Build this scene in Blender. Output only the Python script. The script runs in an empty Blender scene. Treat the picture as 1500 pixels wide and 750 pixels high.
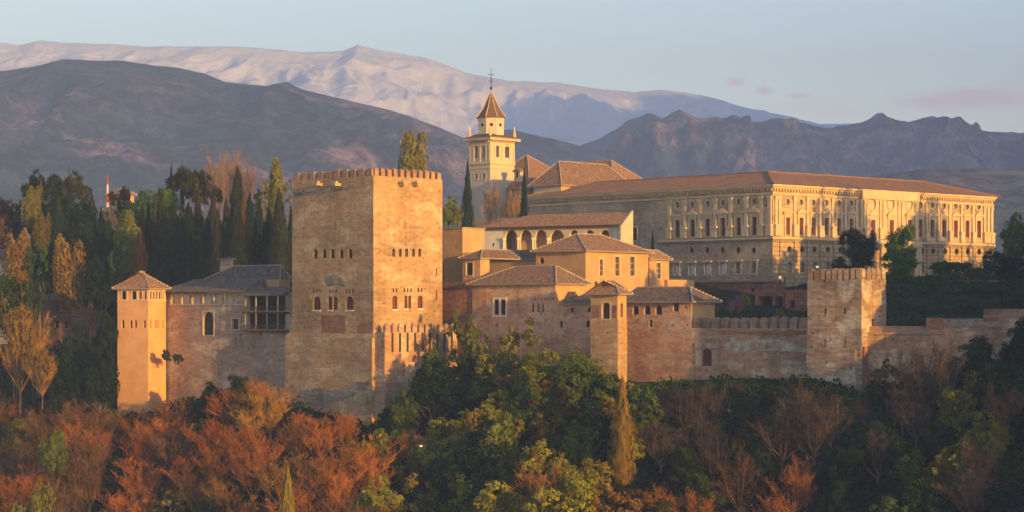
import bpy, math, random
import numpy as np
from mathutils import Vector
random.seed(7)
rng = np.random.default_rng(7)
S = bpy.context.scene
C = S.collection
F = 3300.0      # focal length in pixels of the 1500 px wide photograph
HY = 458.0      # eye level line in that photograph; the eye is at z = 0
R = math.radians

# ------------------------------------------------------------ camera, sky, sun, exposure
cam = bpy.data.objects.new('camera', bpy.data.cameras.new('camera'))
C.objects.link(cam)
cam.data.sensor_width = 36
cam.data.lens = F / 1500 * 36
cam.data.shift_y = (HY - 375) / 1500
cam.data.clip_start = 1
cam.data.clip_end = 40000
cam.location = (0, 0, 0)
cam.rotation_euler = (R(90), 0, 0)
S.camera = cam

SUN_AZ = math.atan2(0.65, -0.76)         # clockwise from +Y
SUN_EL = R(7.5)
world = bpy.data.worlds.new('World')
S.world = world
world.use_nodes = True
wn = world.node_tree
wn.nodes.clear()
wo = wn.nodes.new('ShaderNodeOutputWorld')
bg = wn.nodes.new('ShaderNodeBackground')
sky = wn.nodes.new('ShaderNodeTexSky')
sky.sky_type = 'NISHITA'
sky.sun_disc = False
sky.sun_elevation = SUN_EL
sky.sun_rotation = SUN_AZ
sky.altitude = 700
sky.air_density = 1.0
sky.dust_density = 0.6
sky.ozone_density = 1.0
bg.inputs['Strength'].default_value = 0.12
# thin pink clouds low in the sky, in world directions
tc = wn.nodes.new('ShaderNodeTexCoord')
mp = wn.nodes.new('ShaderNodeMapping')
mp.inputs['Scale'].default_value = (9, 9, 60)
nz = wn.nodes.new('ShaderNodeTexNoise')
nz.inputs['Scale'].default_value = 1.0
nz.inputs['Detail'].default_value = 5
rp = wn.nodes.new('ShaderNodeValToRGB')
rp.color_ramp.elements[0].position = 0.52
rp.color_ramp.elements[0].color = (0, 0, 0, 1)
rp.color_ramp.elements[1].position = 0.74
rp.color_ramp.elements[1].color = (1, 1, 1, 1)
sep = wn.nodes.new('ShaderNodeSeparateXYZ')
def wmath(op, a, b=None):
    n = wn.nodes.new('ShaderNodeMath'); n.operation = op
    for i, x in enumerate((a, b)):
        if x is None: continue
        if isinstance(x, (int, float)): n.inputs[i].default_value = x
        else: wn.links.new(x, n.inputs[i])
    n.use_clamp = op in ('SUBTRACT', 'MULTIPLY') and False
    return n.outputs[0]
wn.links.new(tc.outputs['Generated'], mp.inputs[0])
wn.links.new(mp.outputs[0], nz.inputs['Vector'])
wn.links.new(nz.outputs[0], rp.inputs[0])
wn.links.new(tc.outputs['Generated'], sep.inputs[0])
band = wn.nodes.new('ShaderNodeMapRange')     # only between about 3.5 and 7 degrees up
band.inputs[1].default_value = 0.120; band.inputs[2].default_value = 0.095
wn.links.new(sep.outputs[2], band.inputs[0])
side = wn.nodes.new('ShaderNodeMapRange')
side.inputs[1].default_value = 0.05; side.inputs[2].default_value = 0.17
wn.links.new(sep.outputs[0], side.inputs[0])
def puff(cx, cz, rx, rz):
    a = wmath('DIVIDE', wmath('SUBTRACT', sep.outputs[0], cx), rx); b2 = wmath('DIVIDE', wmath('SUBTRACT', sep.outputs[2], cz), rz)
    d = wmath('SQRT', wmath('ADD', wmath('MULTIPLY', a, a), wmath('MULTIPLY', b2, b2)))
    return wmath('MAXIMUM', wmath('SUBTRACT', 1.0, d), 0.0)
cf = wmath('MULTIPLY', wmath('MULTIPLY', rp.outputs[0], band.outputs[0]), side.outputs[0])
mp2 = wn.nodes.new('ShaderNodeMapping'); mp2.inputs['Scale'].default_value = (40, 40, 150)
nz2 = wn.nodes.new('ShaderNodeTexNoise'); nz2.inputs['Scale'].default_value = 1.0; nz2.inputs['Detail'].default_value = 6
wn.links.new(tc.outputs['Generated'], mp2.inputs[0]); wn.links.new(mp2.outputs[0], nz2.inputs['Vector'])
pf = wmath('ADD', wmath('ADD', wmath('MULTIPLY', puff(.200, .0925, .055, .009), 1.3), wmath('MULTIPLY', puff(.098, .1015, .008, .004), 1.0)), wmath('ADD', puff(.111, .0975, .007, .004), puff(.126, .095, .009, .003)))
pm = wn.nodes.new('ShaderNodeMapRange'); pm.inputs[1].default_value = .30; pm.inputs[2].default_value = .75
wn.links.new(wmath('MULTIPLY', pf, wmath('ADD', nz2.outputs[0], .35)), pm.inputs[0])
cf = wmath('MAXIMUM', wmath('MULTIPLY', cf, .5), pm.outputs[0])
cmix = wn.nodes.new('ShaderNodeMixRGB')
cmix.inputs[2].default_value = (3.7, 3.05, 2.95, 1)
wn.links.new(wmath('MULTIPLY', cf, 0.8), cmix.inputs[0])
wn.links.new(sky.outputs[0], cmix.inputs[1])
tint = wn.nodes.new('ShaderNodeMixRGB'); tint.blend_type = 'MULTIPLY'; tint.inputs[0].default_value = 1
tint.inputs[2].default_value = (1.08, .95, 1.0, 1)      # evening air a little rosier than the model sky
wn.links.new(cmix.outputs[0], tint.inputs[1]); wn.links.new(tint.outputs[0], bg.inputs[0])
wn.links.new(bg.outputs[0], wo.inputs[0])

sl = bpy.data.lights.new('sun', 'SUN')
sun = bpy.data.objects.new('sun', sl)
C.objects.link(sun)
sl.energy = 2.65
sl.color = (1.0, 0.51, 0.075)
sl.angle = R(0.5)
sd = Vector((math.sin(SUN_AZ) * math.cos(SUN_EL), math.cos(SUN_AZ) * math.cos(SUN_EL), math.sin(SUN_EL)))
sun.rotation_euler = sd.to_track_quat('Z', 'Y').to_euler()
sun.location = (300, -300, 200)

vs = S.view_settings
vs.view_transform = 'Standard'; vs.look = 'None'; vs.gamma = 1; vs.use_curve_mapping = False
vs.exposure = 1.48
S.render.engine = 'CYCLES'
cy = S.cycles
cy.max_bounces = 4; cy.diffuse_bounces = 2; cy.glossy_bounces = 1; cy.transmission_bounces = 2
cy.volume_bounces = 0; cy.transparent_max_bounces = 4
cy.use_denoising = True
cy.use_adaptive_sampling = True; cy.adaptive_threshold = 0.02
cy.caustics_reflective = cy.caustics_refractive = False

# ------------------------------------------------------------ materials
def node_mat(name):
    m = bpy.data.materials.new(name); m.use_nodes = True
    nt = m.node_tree; nt.nodes.clear()
    out = nt.nodes.new('ShaderNodeOutputMaterial')
    b = nt.nodes.new('ShaderNodeBsdfPrincipled')
    b.inputs['Specular IOR Level'].default_value = 0.15
    nt.links.new(b.outputs[0], out.inputs[0])
    return m, nt, b
def noise(nt, vec, scale, detail=4, rough=0.55, stretch=None, loc=(0,0,0)):
    mpn = nt.nodes.new('ShaderNodeMapping')
    mpn.inputs['Scale'].default_value = stretch or (1, 1, 1)
    mpn.inputs['Location'].default_value = loc
    nt.links.new(vec, mpn.inputs[0])
    n = nt.nodes.new('ShaderNodeTexNoise')
    n.inputs['Scale'].default_value = scale
    n.inputs['Detail'].default_value = detail
    n.inputs['Roughness'].default_value = rough
    nt.links.new(mpn.outputs[0], n.inputs['Vector'])
    return n.outputs[0]
def ramp(nt, val, stops):
    r = nt.nodes.new('ShaderNodeValToRGB')
    e = r.color_ramp.elements
    while len(e) < len(stops): e.new(0.5)
    for i, (p, c) in enumerate(stops):
        e[i].position = p
        e[i].color = (c, c, c, 1) if isinstance(c, (int, float)) else (*c, 1)
    nt.links.new(val, r.inputs[0])
    return r.outputs[0]
def mix(nt, fac, a, b, mode='MIX'):
    n = nt.nodes.new('ShaderNodeMixRGB'); n.blend_type = mode
    for i, x in enumerate((fac, a, b)):
        if isinstance(x, (int, float)): n.inputs[i].default_value = x if i == 0 else (x, x, x, 1)
        elif isinstance(x, tuple): n.inputs[i].default_value = (*x, 1)
        else: nt.links.new(x, n.inputs[i])
    return n.outputs[0]
def bump(nt, b, h, dist, strength=1.0):
    n = nt.nodes.new('ShaderNodeBump')
    n.inputs['Distance'].default_value = dist; n.inputs['Strength'].default_value = strength
    nt.links.new(h, n.inputs['Height']); nt.links.new(n.outputs[0], b.inputs['Normal'])
def uvnode(nt):
    n = nt.nodes.new('ShaderNodeTexCoord'); return n.outputs['UV']

def wall_mat(name, base, dark, light, brick=None, brick_amt=0.5, patch=None, rough_amt=1.0, seed=0, blocks=None):
    """weathered rammed earth and stone: courses, stains, patches of brick, patches of repair"""
    m, nt, b = node_mat(name)
    uv = uvnode(nt)
    big = noise(nt, uv, 0.12, 4, 0.6, loc=(seed * 13, seed * 7, 0))
    strata = noise(nt, uv, 1.0, 5, 0.62, (0.22, 1.5, 1), (seed, 3, 0))
    fine = noise(nt, uv, 1.25, 7, 0.72, (0.7, 1.5, 1), (seed, 9, 0))
    col = mix(nt, ramp(nt, strata, [(0.36, 0), (0.66, 1)]), dark, light)
    col = mix(nt, 0.42, base, col)
    if brick:
        bm_ = noise(nt, uv, 0.22, 5, 0.6, (0.8, 1.3, 1), (seed * 5 + 2, 1, 0))
        col = mix(nt, ramp(nt, bm_, [(0.47, 0), (0.56, brick_amt)]), col, brick)
    if patch:
        pm = noise(nt, uv, 0.30, 6, 0.6, (0.6, 1.1, 1), (seed * 3 + 11, 5, 0))
        col = mix(nt, ramp(nt, pm, [(0.53, 0), (0.58, 0.8)]), col, patch)
    col = mix(nt, 0.75 * rough_amt, col, ramp(nt, fine, [(0.32, 0.35), (0.46, 0.92), (0.70, 1.35)]), 'MULTIPLY')
    col = mix(nt, 0.6 * rough_amt, col, ramp(nt, big, [(0.36, 0.5), (0.6, 1.25)]), 'MULTIPLY')
    drip = noise(nt, uv, 1.0, 4, 0.6, (1.6, 0.10, 1), (seed, 2, 0))
    col = mix(nt, 0.35 * rough_amt, col, ramp(nt, drip, [(0.35, 0.55), (0.5, 1.0)]), 'MULTIPLY')
    vo = nt.nodes.new('ShaderNodeTexVoronoi'); vo.inputs['Scale'].default_value = .62; vo.inputs['Randomness'].default_value = .55
    nt.links.new(uv, vo.inputs['Vector'])
    if not blocks: col = mix(nt, .8 * rough_amt, col, ramp(nt, vo.outputs['Distance'], [(.075, .25), (.12, 1.0)]), 'MULTIPLY')     # putlog holes
    h = mix(nt, 0.5, strata, fine)
    if blocks:
        bt = nt.nodes.new('ShaderNodeTexBrick')
        bt.inputs['Scale'].default_value = 1
        bt.inputs['Brick Width'].default_value = blocks[0]; bt.inputs['Row Height'].default_value = blocks[1]
        bt.inputs['Mortar Size'].default_value = blocks[2]; bt.inputs['Mortar Smooth'].default_value = 0.4
        bt.inputs['Color1'].default_value = (1, 1, 1, 1); bt.inputs['Color2'].default_value = (0.72, 0.72, 0.72, 1)
        bt.inputs['Mortar'].default_value = (0.33, 0.30, 0.27, 1)
        nt.links.new(uv, bt.inputs['Vector'])
        col = mix(nt, blocks[3], col, bt.outputs[0], 'MULTIPLY')
        inv = nt.nodes.new('ShaderNodeMath'); inv.operation = 'SUBTRACT'; inv.inputs[0].default_value = 1
        nt.links.new(bt.outputs['Fac'], inv.inputs[1])
        h = mix(nt, 0.7, h, inv.outputs[0])
    nt.links.new(col, b.inputs['Base Color'])
    b.inputs['Roughness'].default_value = 0.95
    bump(nt, b, h, 0.16 * rough_amt + 0.02, 0.9)
    return m

def plaster_mat(name, base, var=0.25, seed=0, rough=0.9):
    m, nt, b = node_mat(name)
    uv = uvnode(nt)
    n1 = noise(nt, uv, 0.35, 5, 0.6, (1, 1, 1), (seed, 0, 0))
    n2 = noise(nt, uv, 2.5, 4, 0.6, (1, 0.5, 1), (0, seed, 0))
    col = mix(nt, 1.0, base, ramp(nt, n1, [(0.3, 1 - var), (0.7, 1 + var)]), 'MULTIPLY')
    col = mix(nt, 0.6, col, ramp(nt, n2, [(0.3, 1 - var), (0.7, 1 + var * 0.6)]), 'MULTIPLY')
    nt.links.new(col, b.inputs['Base Color'])
    b.inputs['Roughness'].default_value = rough
    bump(nt, b, n2, 0.04, 0.6)
    return m

def roof_mat(name, c1, c2, c3, seed=0):
    m, nt, b = node_mat(name)
    uv = uvnode(nt)
    w = nt.nodes.new('ShaderNodeTexWave'); w.wave_type = 'BANDS'; w.bands_direction = 'X'
    w.inputs['Scale'].default_value = 0.95; w.inputs['Distortion'].default_value = 1.2; w.inputs['Detail'].default_value = 2
    w.inputs['Detail Scale'].default_value = 1.5
    nt.links.new(uv, w.inputs['Vector'])
    n1 = noise(nt, uv, 1.3, 6, 0.75, (1.3, 0.8, 1), (seed, 0, 0))
    n2 = noise(nt, uv, 0.25, 4, 0.6, (1, 1, 1), (seed, 4, 0))
    col = mix(nt, ramp(nt, n1, [(0.36, 0), (0.62, 1)]), c1, c2)
    col = mix(nt, ramp(nt, n2, [(0.42, 0), (0.62, 0.7)]), col, c3)
    col = mix(nt, 0.35, col, ramp(nt, w.outputs[0], [(0.2, 0.5), (0.6, 1.1)]), 'MULTIPLY')
    nt.links.new(col, b.inputs['Base Color'])
    b.inputs['Roughness'].default_value = 0.9
    bump(nt, b, mix(nt, 0.5, w.outputs[0], n1), 0.18, 1.0)
    return m

def plain(name, col, rough=0.8, metal=0.0, var=0.2):
    m, nt, b = node_mat(name)
    t = nt.nodes.new('ShaderNodeTexCoord')
    n = noise(nt, t.outputs['Object'], 1.3, 4)
    c = mix(nt, 1.0, col, ramp(nt, n, [(0.3, 1 - var), (0.7, 1 + var)]), 'MULTIPLY')
    nt.links.new(c, b.inputs['Base Color'])
    b.inputs['Roughness'].default_value = rough; b.inputs['Metallic'].default_value = metal
    return m

M = {}
M['comares'] = wall_mat('tower_stone', (.42, .285, .155), (.29, .195, .11), (.51, .36, .20), (.42, .235, .11), 0.45, (.50, .38, .24), 0.95, 1)
M['rampart'] = wall_mat('rampart_stone', (.42, .275, .17), (.28, .18, .115), (.50, .36, .24), (.42, .22, .12), 0.6, (.54, .41, .28), 1.0, 2)
M['righttower'] = wall_mat('ruined_stone', (.40, .31, .22), (.20, .145, .10), (.56, .47, .36), (.34, .19, .11), 0.6, (.52, .46, .37), 1.25, 3)
M['hallstone'] = wall_mat('hall_wall', (.53, .33, .21), (.40, .24, .155), (.60, .40, .26), (.44, .235, .135), 0.6, (.56, .41, .27), .85, 4)
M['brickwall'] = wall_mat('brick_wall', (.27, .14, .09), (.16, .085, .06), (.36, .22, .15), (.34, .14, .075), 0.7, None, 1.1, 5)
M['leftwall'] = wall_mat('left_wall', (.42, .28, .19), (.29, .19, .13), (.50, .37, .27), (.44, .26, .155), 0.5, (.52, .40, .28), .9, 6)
M['ochre'] = plaster_mat('ochre_plaster', (.50, .31, .15), 0.16, 1)
M['pinkplaster'] = plaster_mat('pink_plaster', (.66, .37, .175), 0.12, 2)
M['palepl'] = plaster_mat('pale_plaster', (.55, .46, .34), 0.15, 3)
M['white'] = plaster_mat('white_plaster', (.68, .64, .56), 0.10, 4)
M['ashlar'] = wall_mat('palace_ashlar', (.56, .415, .245), (.42, .30, .175), (.64, .485, .30), None, 0, (.36, .26, .17), 0.6, 7, (1.6, .6, .025, .35))
M['ashlar_old'] = wall_mat('palace_rubble', (.46, .345, .225), (.33, .24, .16), (.54, .42, .29), (.36, .22, .14), 0.4, None, 0.8, 8)
M['rustic'] = wall_mat('rusticated_ashlar', (.54, .39, .21), (.40, .28, .15), (.62, .46, .27), None, 0, None, 0.6, 9, (1.75, 0.86, .09, .6))
M['trim'] = plaster_mat('stone_trim', (.60, .455, .28), 0.18, 5)
M['trim_dark'] = plaster_mat('weathered_trim', (.30, .25, .19), 0.2, 6)
M['bellwall'] = plaster_mat('bell_tower_stone', (.54, .455, .35), 0.10, 7)
M['roof_warm'] = roof_mat('roof_tiles_warm', (.17, .085, .05), (.48, .30, .18), (.28, .17, .11), 1)
M['roof_brown'] = roof_mat('roof_tiles_brown', (.11, .065, .045), (.38, .25, .165), (.21, .14, .10), 2)
M['roof_grey'] = roof_mat('roof_tiles_grey', (.06, .046, .038), (.27, .21, .165), (.13, .10, .08), 3)
M['roof_palace'] = roof_mat('roof_tiles_palace', (.24, .125, .07), (.42, .25, .15), (.26, .155, .10), 4)
M['ridge'] = plain('mortared_ridge', (.44, .36, .29), 0.9)
M['render'] = wall_mat('old_lime_render', (.44, .38, .31), (.32, .26, .20), (.54, .47, .38), (.36, .22, .14), .8, None, 1.0, 15)
M['repair'] = wall_mat('brick_repair', (.42, .22, .11), (.30, .155, .08), (.48, .27, .145), None, 0, None, 0.9, 16, (.5, .14, .02, .5))
M['stain_shadow'] = wall_mat('stain_and_shadow', (.27, .24, .20), (.18, .155, .13), (.36, .32, .27), (.20, .17, .14), .8, None, 1.3, 17)
M['barkred'] = plain('amber_bark', (.32, .17, .05), 0.9)
M['merlon'] = wall_mat('merlon_stone', (.40, .25, .16), (.24, .15, .10), (.48, .34, .23), (.38, .17, .09), 0.5, None, 1.0, 10)
M['merlon_grey'] = wall_mat('lichen_merlon', (.30, .23, .17), (.17, .14, .11), (.40, .31, .24), (.40, .18, .10), 0.5, None, 1.0, 11)
M['dark'] = plain('dark_interior', (.02, .016, .014), 0.9)
M['dim'] = plain('dim_interior', (.06, .042, .03), 0.9)
M['red'] = plain('red_shutter', (.20, .035, .02), 0.7)
M['wood'] = plain('old_wood', (.10, .05, .03), 0.8)
M['maroon'] = plain('maroon_door', (.13, .03, .025), 0.7)
M['beam'] = plain('stone_beam', (.45, .33, .2), 0.9)
M['metal'] = plain('dark_metal', (.05, .05, .055), 0.5, 0.6)
M['lampwhite'] = plain('white_enamel', (.75, .73, .68), 0.5)
M['redpaint'] = plain('red_paint', (.45, .06, .04), 0.6)
m, nt, b = node_mat('window_glass')
b.inputs['Base Color'].default_value = (.16, .20, .23, 1); b.inputs['Roughness'].default_value = 0.18
b.inputs['Specular IOR Level'].default_value = 0.9
M['glass'] = m
m, nt, b = node_mat('sky_reflection_pane')
b.inputs['Base Color'].default_value = (.62, .74, .84, 1); b.inputs['Roughness'].default_value = 0.4  # pale blue stands in for sky reflected in the palace panes
M['pale_pane'] = m
m, nt, b = node_mat('spire_slate')
uv = uvnode(nt)
nt.links.new(ramp(nt, noise(nt, uv, 2.0, 4), [(0.35, (.10, .065, .045)), (0.65, (.19, .12, .08))]), b.inputs['Base Color'])
b.inputs['Roughness'].default_value = 0.8
M['spire'] = m

def leaf_mat(name, transl=0.25):
    m = bpy.data.materials.new(name); m.use_nodes = True
    nt = m.node_tree; nt.nodes.clear()
    out = nt.nodes.new('ShaderNodeOutputMaterial')
    oi = nt.nodes.new('ShaderNodeObjectInfo')
    t = nt.nodes.new('ShaderNodeTexCoord')
    n = noise(nt, t.outputs['Object'], 9.0, 3)
    n2 = noise(nt, t.outputs['Object'], 60.0, 2)
    c = mix(nt, 1.0, oi.outputs['Color'], ramp(nt, n, [(0.3, 0.6), (0.7, 1.45)]), 'MULTIPLY')
    c = mix(nt, 1.0, c, ramp(nt, n2, [(0.3, 0.7), (0.7, 1.3)]), 'MULTIPLY')
    d = nt.nodes.new('ShaderNodeBsdfDiffuse'); tr = nt.nodes.new('ShaderNodeBsdfTranslucent')
    ms = nt.nodes.new('ShaderNodeMixShader'); ms.inputs[0].default_value = transl
    nt.links.new(c, d.inputs[0]); nt.links.new(c, tr.inputs[0])
    nt.links.new(d.outputs[0], ms.inputs[1]); nt.links.new(tr.outputs[0], ms.inputs[2])
    nt.links.new(ms.outputs[0], out.inputs[0])
    return m
M['leaf'] = leaf_mat('leaves', .3)
M['twig'] = leaf_mat('twigs', 0.0)
M['bark'] = plain('bark', (.13, .09, .065), 0.95)

# ------------------------------------------------------------ mesh helpers
def uvmap(me):
    uvl = me.uv_layers.new(name='metric')
    nl = len(me.loops)
    if not nl: return
    co = np.empty(len(me.vertices) * 3); me.vertices.foreach_get('co', co); co = co.reshape(-1, 3)
    no = np.empty(len(me.polygons) * 3); me.polygons.foreach_get('normal', no); no = no.reshape(-1, 3)
    tot = np.empty(len(me.polygons), int); me.polygons.foreach_get('loop_total', tot)
    vi = np.empty(nl, int); me.loops.foreach_get('vertex_index', vi)
    n = np.repeat(no, tot, axis=0)
    h = np.stack([-n[:, 1], n[:, 0], np.zeros(nl)], 1)
    ln = np.linalg.norm(h, axis=1)
    flat = ln < 0.05
    h[flat] = (1, 0, 0); ln[flat] = 1
    h /= ln[:, None]
    v = np.cross(n, h)
    p = co[vi]
    out = np.stack([(p * h).sum(1), (p * v).sum(1)], 1)
    uvl.data.foreach_set('uv', out.ravel())

def top_loc(o):
    while o.parent: o = o.parent
    return o.location.copy()

class MB:
    def __init__(s): s.v = []; s.f = []; s.m = []
    def poly(s, pts, mi=0):
        i = len(s.v); s.v += [tuple(p) for p in pts]; s.f.append(tuple(range(i, i + len(pts)))); s.m.append(mi)
    def box(s, o, a, b, c, mi=0):
        o, a, b, c = map(Vector, (o, a, b, c))
        i = len(s.v)
        for k in range(8):
            s.v.append(tuple(o + a * (k & 1) + b * ((k >> 1) & 1) + c * ((k >> 2) & 1)))
        for q in ((0, 2, 3, 1), (4, 5, 7, 6), (0, 1, 5, 4), (2, 6, 7, 3), (0, 4, 6, 2), (1, 3, 7, 5)):
            s.f.append(tuple(i + k for k in q)); s.m.append(mi)
    def obox(s, p, d, n, u0, u1, o0, o1, z0, z1, mi=0):
        """box on a wall: p corner (x, y), d along, n outward; u range, outward range, z range"""
        q = (p[0] + d[0] * u0 + n[0] * o0, p[1] + d[1] * u0 + n[1] * o0, z0)
        s.box(q, (d[0] * (u1 - u0), d[1] * (u1 - u0), 0), (n[0] * (o1 - o0), n[1] * (o1 - o0), 0), (0, 0, z1 - z0), mi)
    def lathe(s, c, prof, seg=12, mi=0, rot=0.0, sq=(1, 1)):
        i = len(s.v); n = len(prof)
        for r, z in prof:
            for k in range(seg):
                a = rot + 2 * math.pi * k / seg
                s.v.append((c[0] + r * math.cos(a) * sq[0], c[1] + r * math.sin(a) * sq[1], c[2] + z))
        for j in range(n - 1):
            for k in range(seg):
                a = i + j * seg + k; b2 = i + j * seg + (k + 1) % seg
                s.f.append((a, b2, b2 + seg, a + seg)); s.m.append(mi)
        s.f.append(tuple(i + k for k in range(seg))[::-1]); s.m.append(mi)
        s.f.append(tuple(i + (n - 1) * seg + k for k in range(seg))); s.m.append(mi)
    def tube(s, a, b, r0, r1, seg=6, mi=0):
        a = Vector(a); b = Vector(b); d = (b - a)
        if d.length < 1e-6: return
        d.normalize()
        u = d.orthogonal().normalized(); w = d.cross(u)
        i = len(s.v)
        for p, r in ((a, r0), (b, r1)):
            for k in range(seg):
                t = 2 * math.pi * k / seg
                s.v.append(tuple(p + (u * math.cos(t) + w * math.sin(t)) * r))
        for k in range(seg):
            s.f.append((i + k, i + (k + 1) % seg, i + seg + (k + 1) % seg, i + seg + k)); s.m.append(mi)
        s.f.append(tuple(i + seg + k for k in range(seg))); s.m.append(mi)
    def build(s, name, mats, parent=None, at=None):
        if not isinstance(mats, (list, tuple)): mats = [mats]
        off = top_loc(parent) if parent else Vector(at or (0, 0, 0))
        me = bpy.data.meshes.new(name)
        me.from_pydata([(x - off.x, y - off.y, z - off.z) for x, y, z in s.v], [], s.f)
        for mt in mats: me.materials.append(mt)
        me.polygons.foreach_set('material_index', s.m)
        me.update(); uvmap(me)
        o = bpy.data.objects.new(name, me); C.objects.link(o)
        if parent: o.parent = parent
        else: o.location = off
        return o

def tag(o, label=None, cat=None, group=None, kind=None):
    if label: o['label'] = label
    if cat: o['category'] = cat
    if group: o['group'] = group
    if kind: o['kind'] = kind
    return o
def thing(name, label, cat, loc, group=None):
    o = bpy.data.objects.new(name, None); C.objects.link(o)
    o.location = loc; o.empty_display_size = 1
    return tag(o, label, cat, group)

def W(px, py, Y): return Vector(((px - 750) / F * Y, Y, (HY - py) / F * Y))

class Blk:
    """rectangular footprint: near corner seen at pixel column pxn at depth Y; left face runs along dL, right along dR"""
    def __init__(s, pxn, Y, th, pxL, pxR):
        s.A = Vector(((pxn - 750) / F * Y, Y)); t = R(th)
        s.dR = Vector((math.cos(t), math.sin(t))); s.dL = Vector((-math.sin(t), math.cos(t)))
        s.wL = s.hit(s.dL, pxL); s.wR = s.hit(s.dR, pxR)
    def hit(s, d, px):
        k = (px - 750) / F
        return (k * s.A.y - s.A.x) / (d.x - k * d.y)
    def z(s, py): return (HY - py) / F * s.A.y
    def uz(s, face, px, py):
        d = s.dL if face == 'L' else s.dR
        t = s.hit(d, px); return t, (HY - py) / F * (s.A.y + d.y * t)
    def fr(s, face):
        return (s.A, s.dL, -s.dR) if face == 'L' else (s.A, s.dR, -s.dL)
    def pt(s, a, b, z):      # a along dR, b along dL
        p = s.A + s.dR * a + s.dL * b
        return Vector((p.x, p.y, z))
    def base(s, z): return s.pt(s.wR / 2, s.wL / 2, z)

def arc_pts(cu, cz, ru, rz, a0, a1, n=7):
    return [(cu + ru * math.cos(a0 + (a1 - a0) * k / n), cz + rz * math.sin(a0 + (a1 - a0) * k / n)) for k in range(n + 1)]

def face_grid(mb, p, d, n, u0, u1, z0, z1, holes, depth, off=0.0, mi=0, mr=0):
    def V(u, z, o=0.0):
        return (p[0] + d[0] * u + n[0] * (off - o), p[1] + d[1] * u + n[1] * (off - o), z)
    us = sorted({u0, u1} | {min(max(h[k], u0), u1) for h in holes for k in (0, 1)})
    zs = sorted({z0, z1} | {min(max(h[k], z0), z1) for h in holes for k in (2, 3)})
    for zi in range(len(zs) - 1):
        start = None
        zc = (zs[zi] + zs[zi + 1]) / 2
        for ui in range(len(us) - 1):
            uc = (us[ui] + us[ui + 1]) / 2
            inside = any(h[0] < uc < h[1] and h[2] < zc < h[3] for h in holes)
            if not inside and start is None: start = us[ui]
            if (inside or ui == len(us) - 2) and start is not None:
                end = us[ui] if inside else us[ui + 1]
                mb.poly([V(start, zs[zi]), V(end, zs[zi]), V(end, zs[zi + 1]), V(start, zs[zi + 1])], mi)
                start = None
    for h in holes:
        a, b2, c, e, shape = h[:5]
        cu = (a + b2) / 2; ru = (b2 - a) / 2; z_bot = c; z_top = e
        corners = []
        if shape == 'a':
            rz = min(ru, (e - c) * 0.6); z_top = e - rz
            corners = [((b2, e), arc_pts(cu, e - rz, ru, rz, 0, math.pi / 2)), ((a, e), arc_pts(cu, e - rz, ru, rz, math.pi / 2, math.pi))]
        if shape == 'o':
            rz = (e - c) / 2; z_top = z_bot = (c + e) / 2
            for q, cn in enumerate(((b2, e), (a, e), (a, c), (b2, c))):
                corners.append((cn, arc_pts(cu, z_top, ru, rz, q * math.pi / 2, (q + 1) * math.pi / 2)))
        for cn, pts in corners:
            for k in range(len(pts) - 1):
                mb.poly([V(*cn), V(*pts[k]), V(*pts[k + 1])], mi)
                mb.poly([V(*pts[k]), V(*pts[k + 1]), V(*pts[k + 1], depth), V(*pts[k], depth)], mr)
        if z_top > z_bot:
            for uu in (a, b2):
                mb.poly([V(uu, z_bot), V(uu, z_top), V(uu, z_top, depth), V(uu, z_bot, depth)], mr)
        if shape != 'o': mb.poly([V(a, c), V(b2, c), V(b2, c, depth), V(a, c, depth)], mr)
        if shape == 'r': mb.poly([V(a, e), V(b2, e), V(b2, e, depth), V(a, e, depth)], mr)

def window_part(root, p, d, n, h, kind, depth, off=0.0, name='window'):
    """pane or shutter set back in its opening, with bars; optional frame, sill and pediment as sub-parts"""
    a, b2, c, e = h[:4]
    mb = MB()
    mat = {'dark': 'dark', 'dim': 'dim', 'red': 'red', 'glass': 'glass', 'pale_pane': 'pale_pane', 'wood': 'wood', 'maroon': 'maroon', 'bell': 'dark', 'bars': 'dim'}[kind]
    mb.obox(p, d, n, a - .04, b2 + .04, off - depth - .05, off - depth + .02, c - .04, e + .04)
    w = b2 - a; hh = e - c
    if kind in ('red', 'wood', 'maroon', 'bars', 'glass') and w > .5:
        t = 0.05
        mb.obox(p, d, n, (a + b2) / 2 - t, (a + b2) / 2 + t, off - depth + .02, off - depth + .1, c, e, 1)
        for f_ in ((.33, .66) if hh > 1.2 else (.5,)):
            mb.obox(p, d, n, a, b2, off - depth + .025, off - depth + .08, c + hh * f_ - t, c + hh * f_ + t, 1)
    fm = {'red': 'wood', 'glass': 'trim_dark', 'pale_pane': 'metal', 'bars': 'palepl'}.get(kind, 'wood')
    return mb.build(name, [M[mat], M[fm]], root)

def panel(root, blk, face, z0, z1, specs, mat, depth=.35, off=0.0, name='facade', u0=0.0, u1=None, reveal=None, frames=True):
    p, d, n = blk.fr(face)
    if u1 is None: u1 = blk.wL if face == 'L' else blk.wR
    holes = []
    for sp in specs:
        pxa, pxb, pyt, pyb, shape, kind = sp[:6]
        ua, zt = blk.uz(face, pxa, pyt); ub, zb = blk.uz(face, pxb, pyb)
        um = (ua + ub) / 2
        zt = blk.uz(face, (pxa + pxb) / 2, pyt)[1]; zb = blk.uz(face, (pxa + pxb) / 2, pyb)[1]
        holes.append((min(ua, ub), max(ua, ub), zb, zt, shape, kind) + tuple(sp[6:]))
    mb = MB()
    face_grid(mb, p, d, n, u0, u1, z0, z1, holes, depth, off, 0, 1 if reveal else 0)
    o = mb.build(name, [mat, reveal] if reveal else [mat], root)
    wins = []
    for h in holes:
        if h[5] == 'open': continue
        w = window_part(root, p, d, n, h, h[5], depth, off, 'door' if h[5] == 'maroon' else 'window')
        wins.append((w, h))
        if len(h) > 6:
            trim(w, p, d, n, h, off, h[6])
    return o, holes, wins

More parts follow.
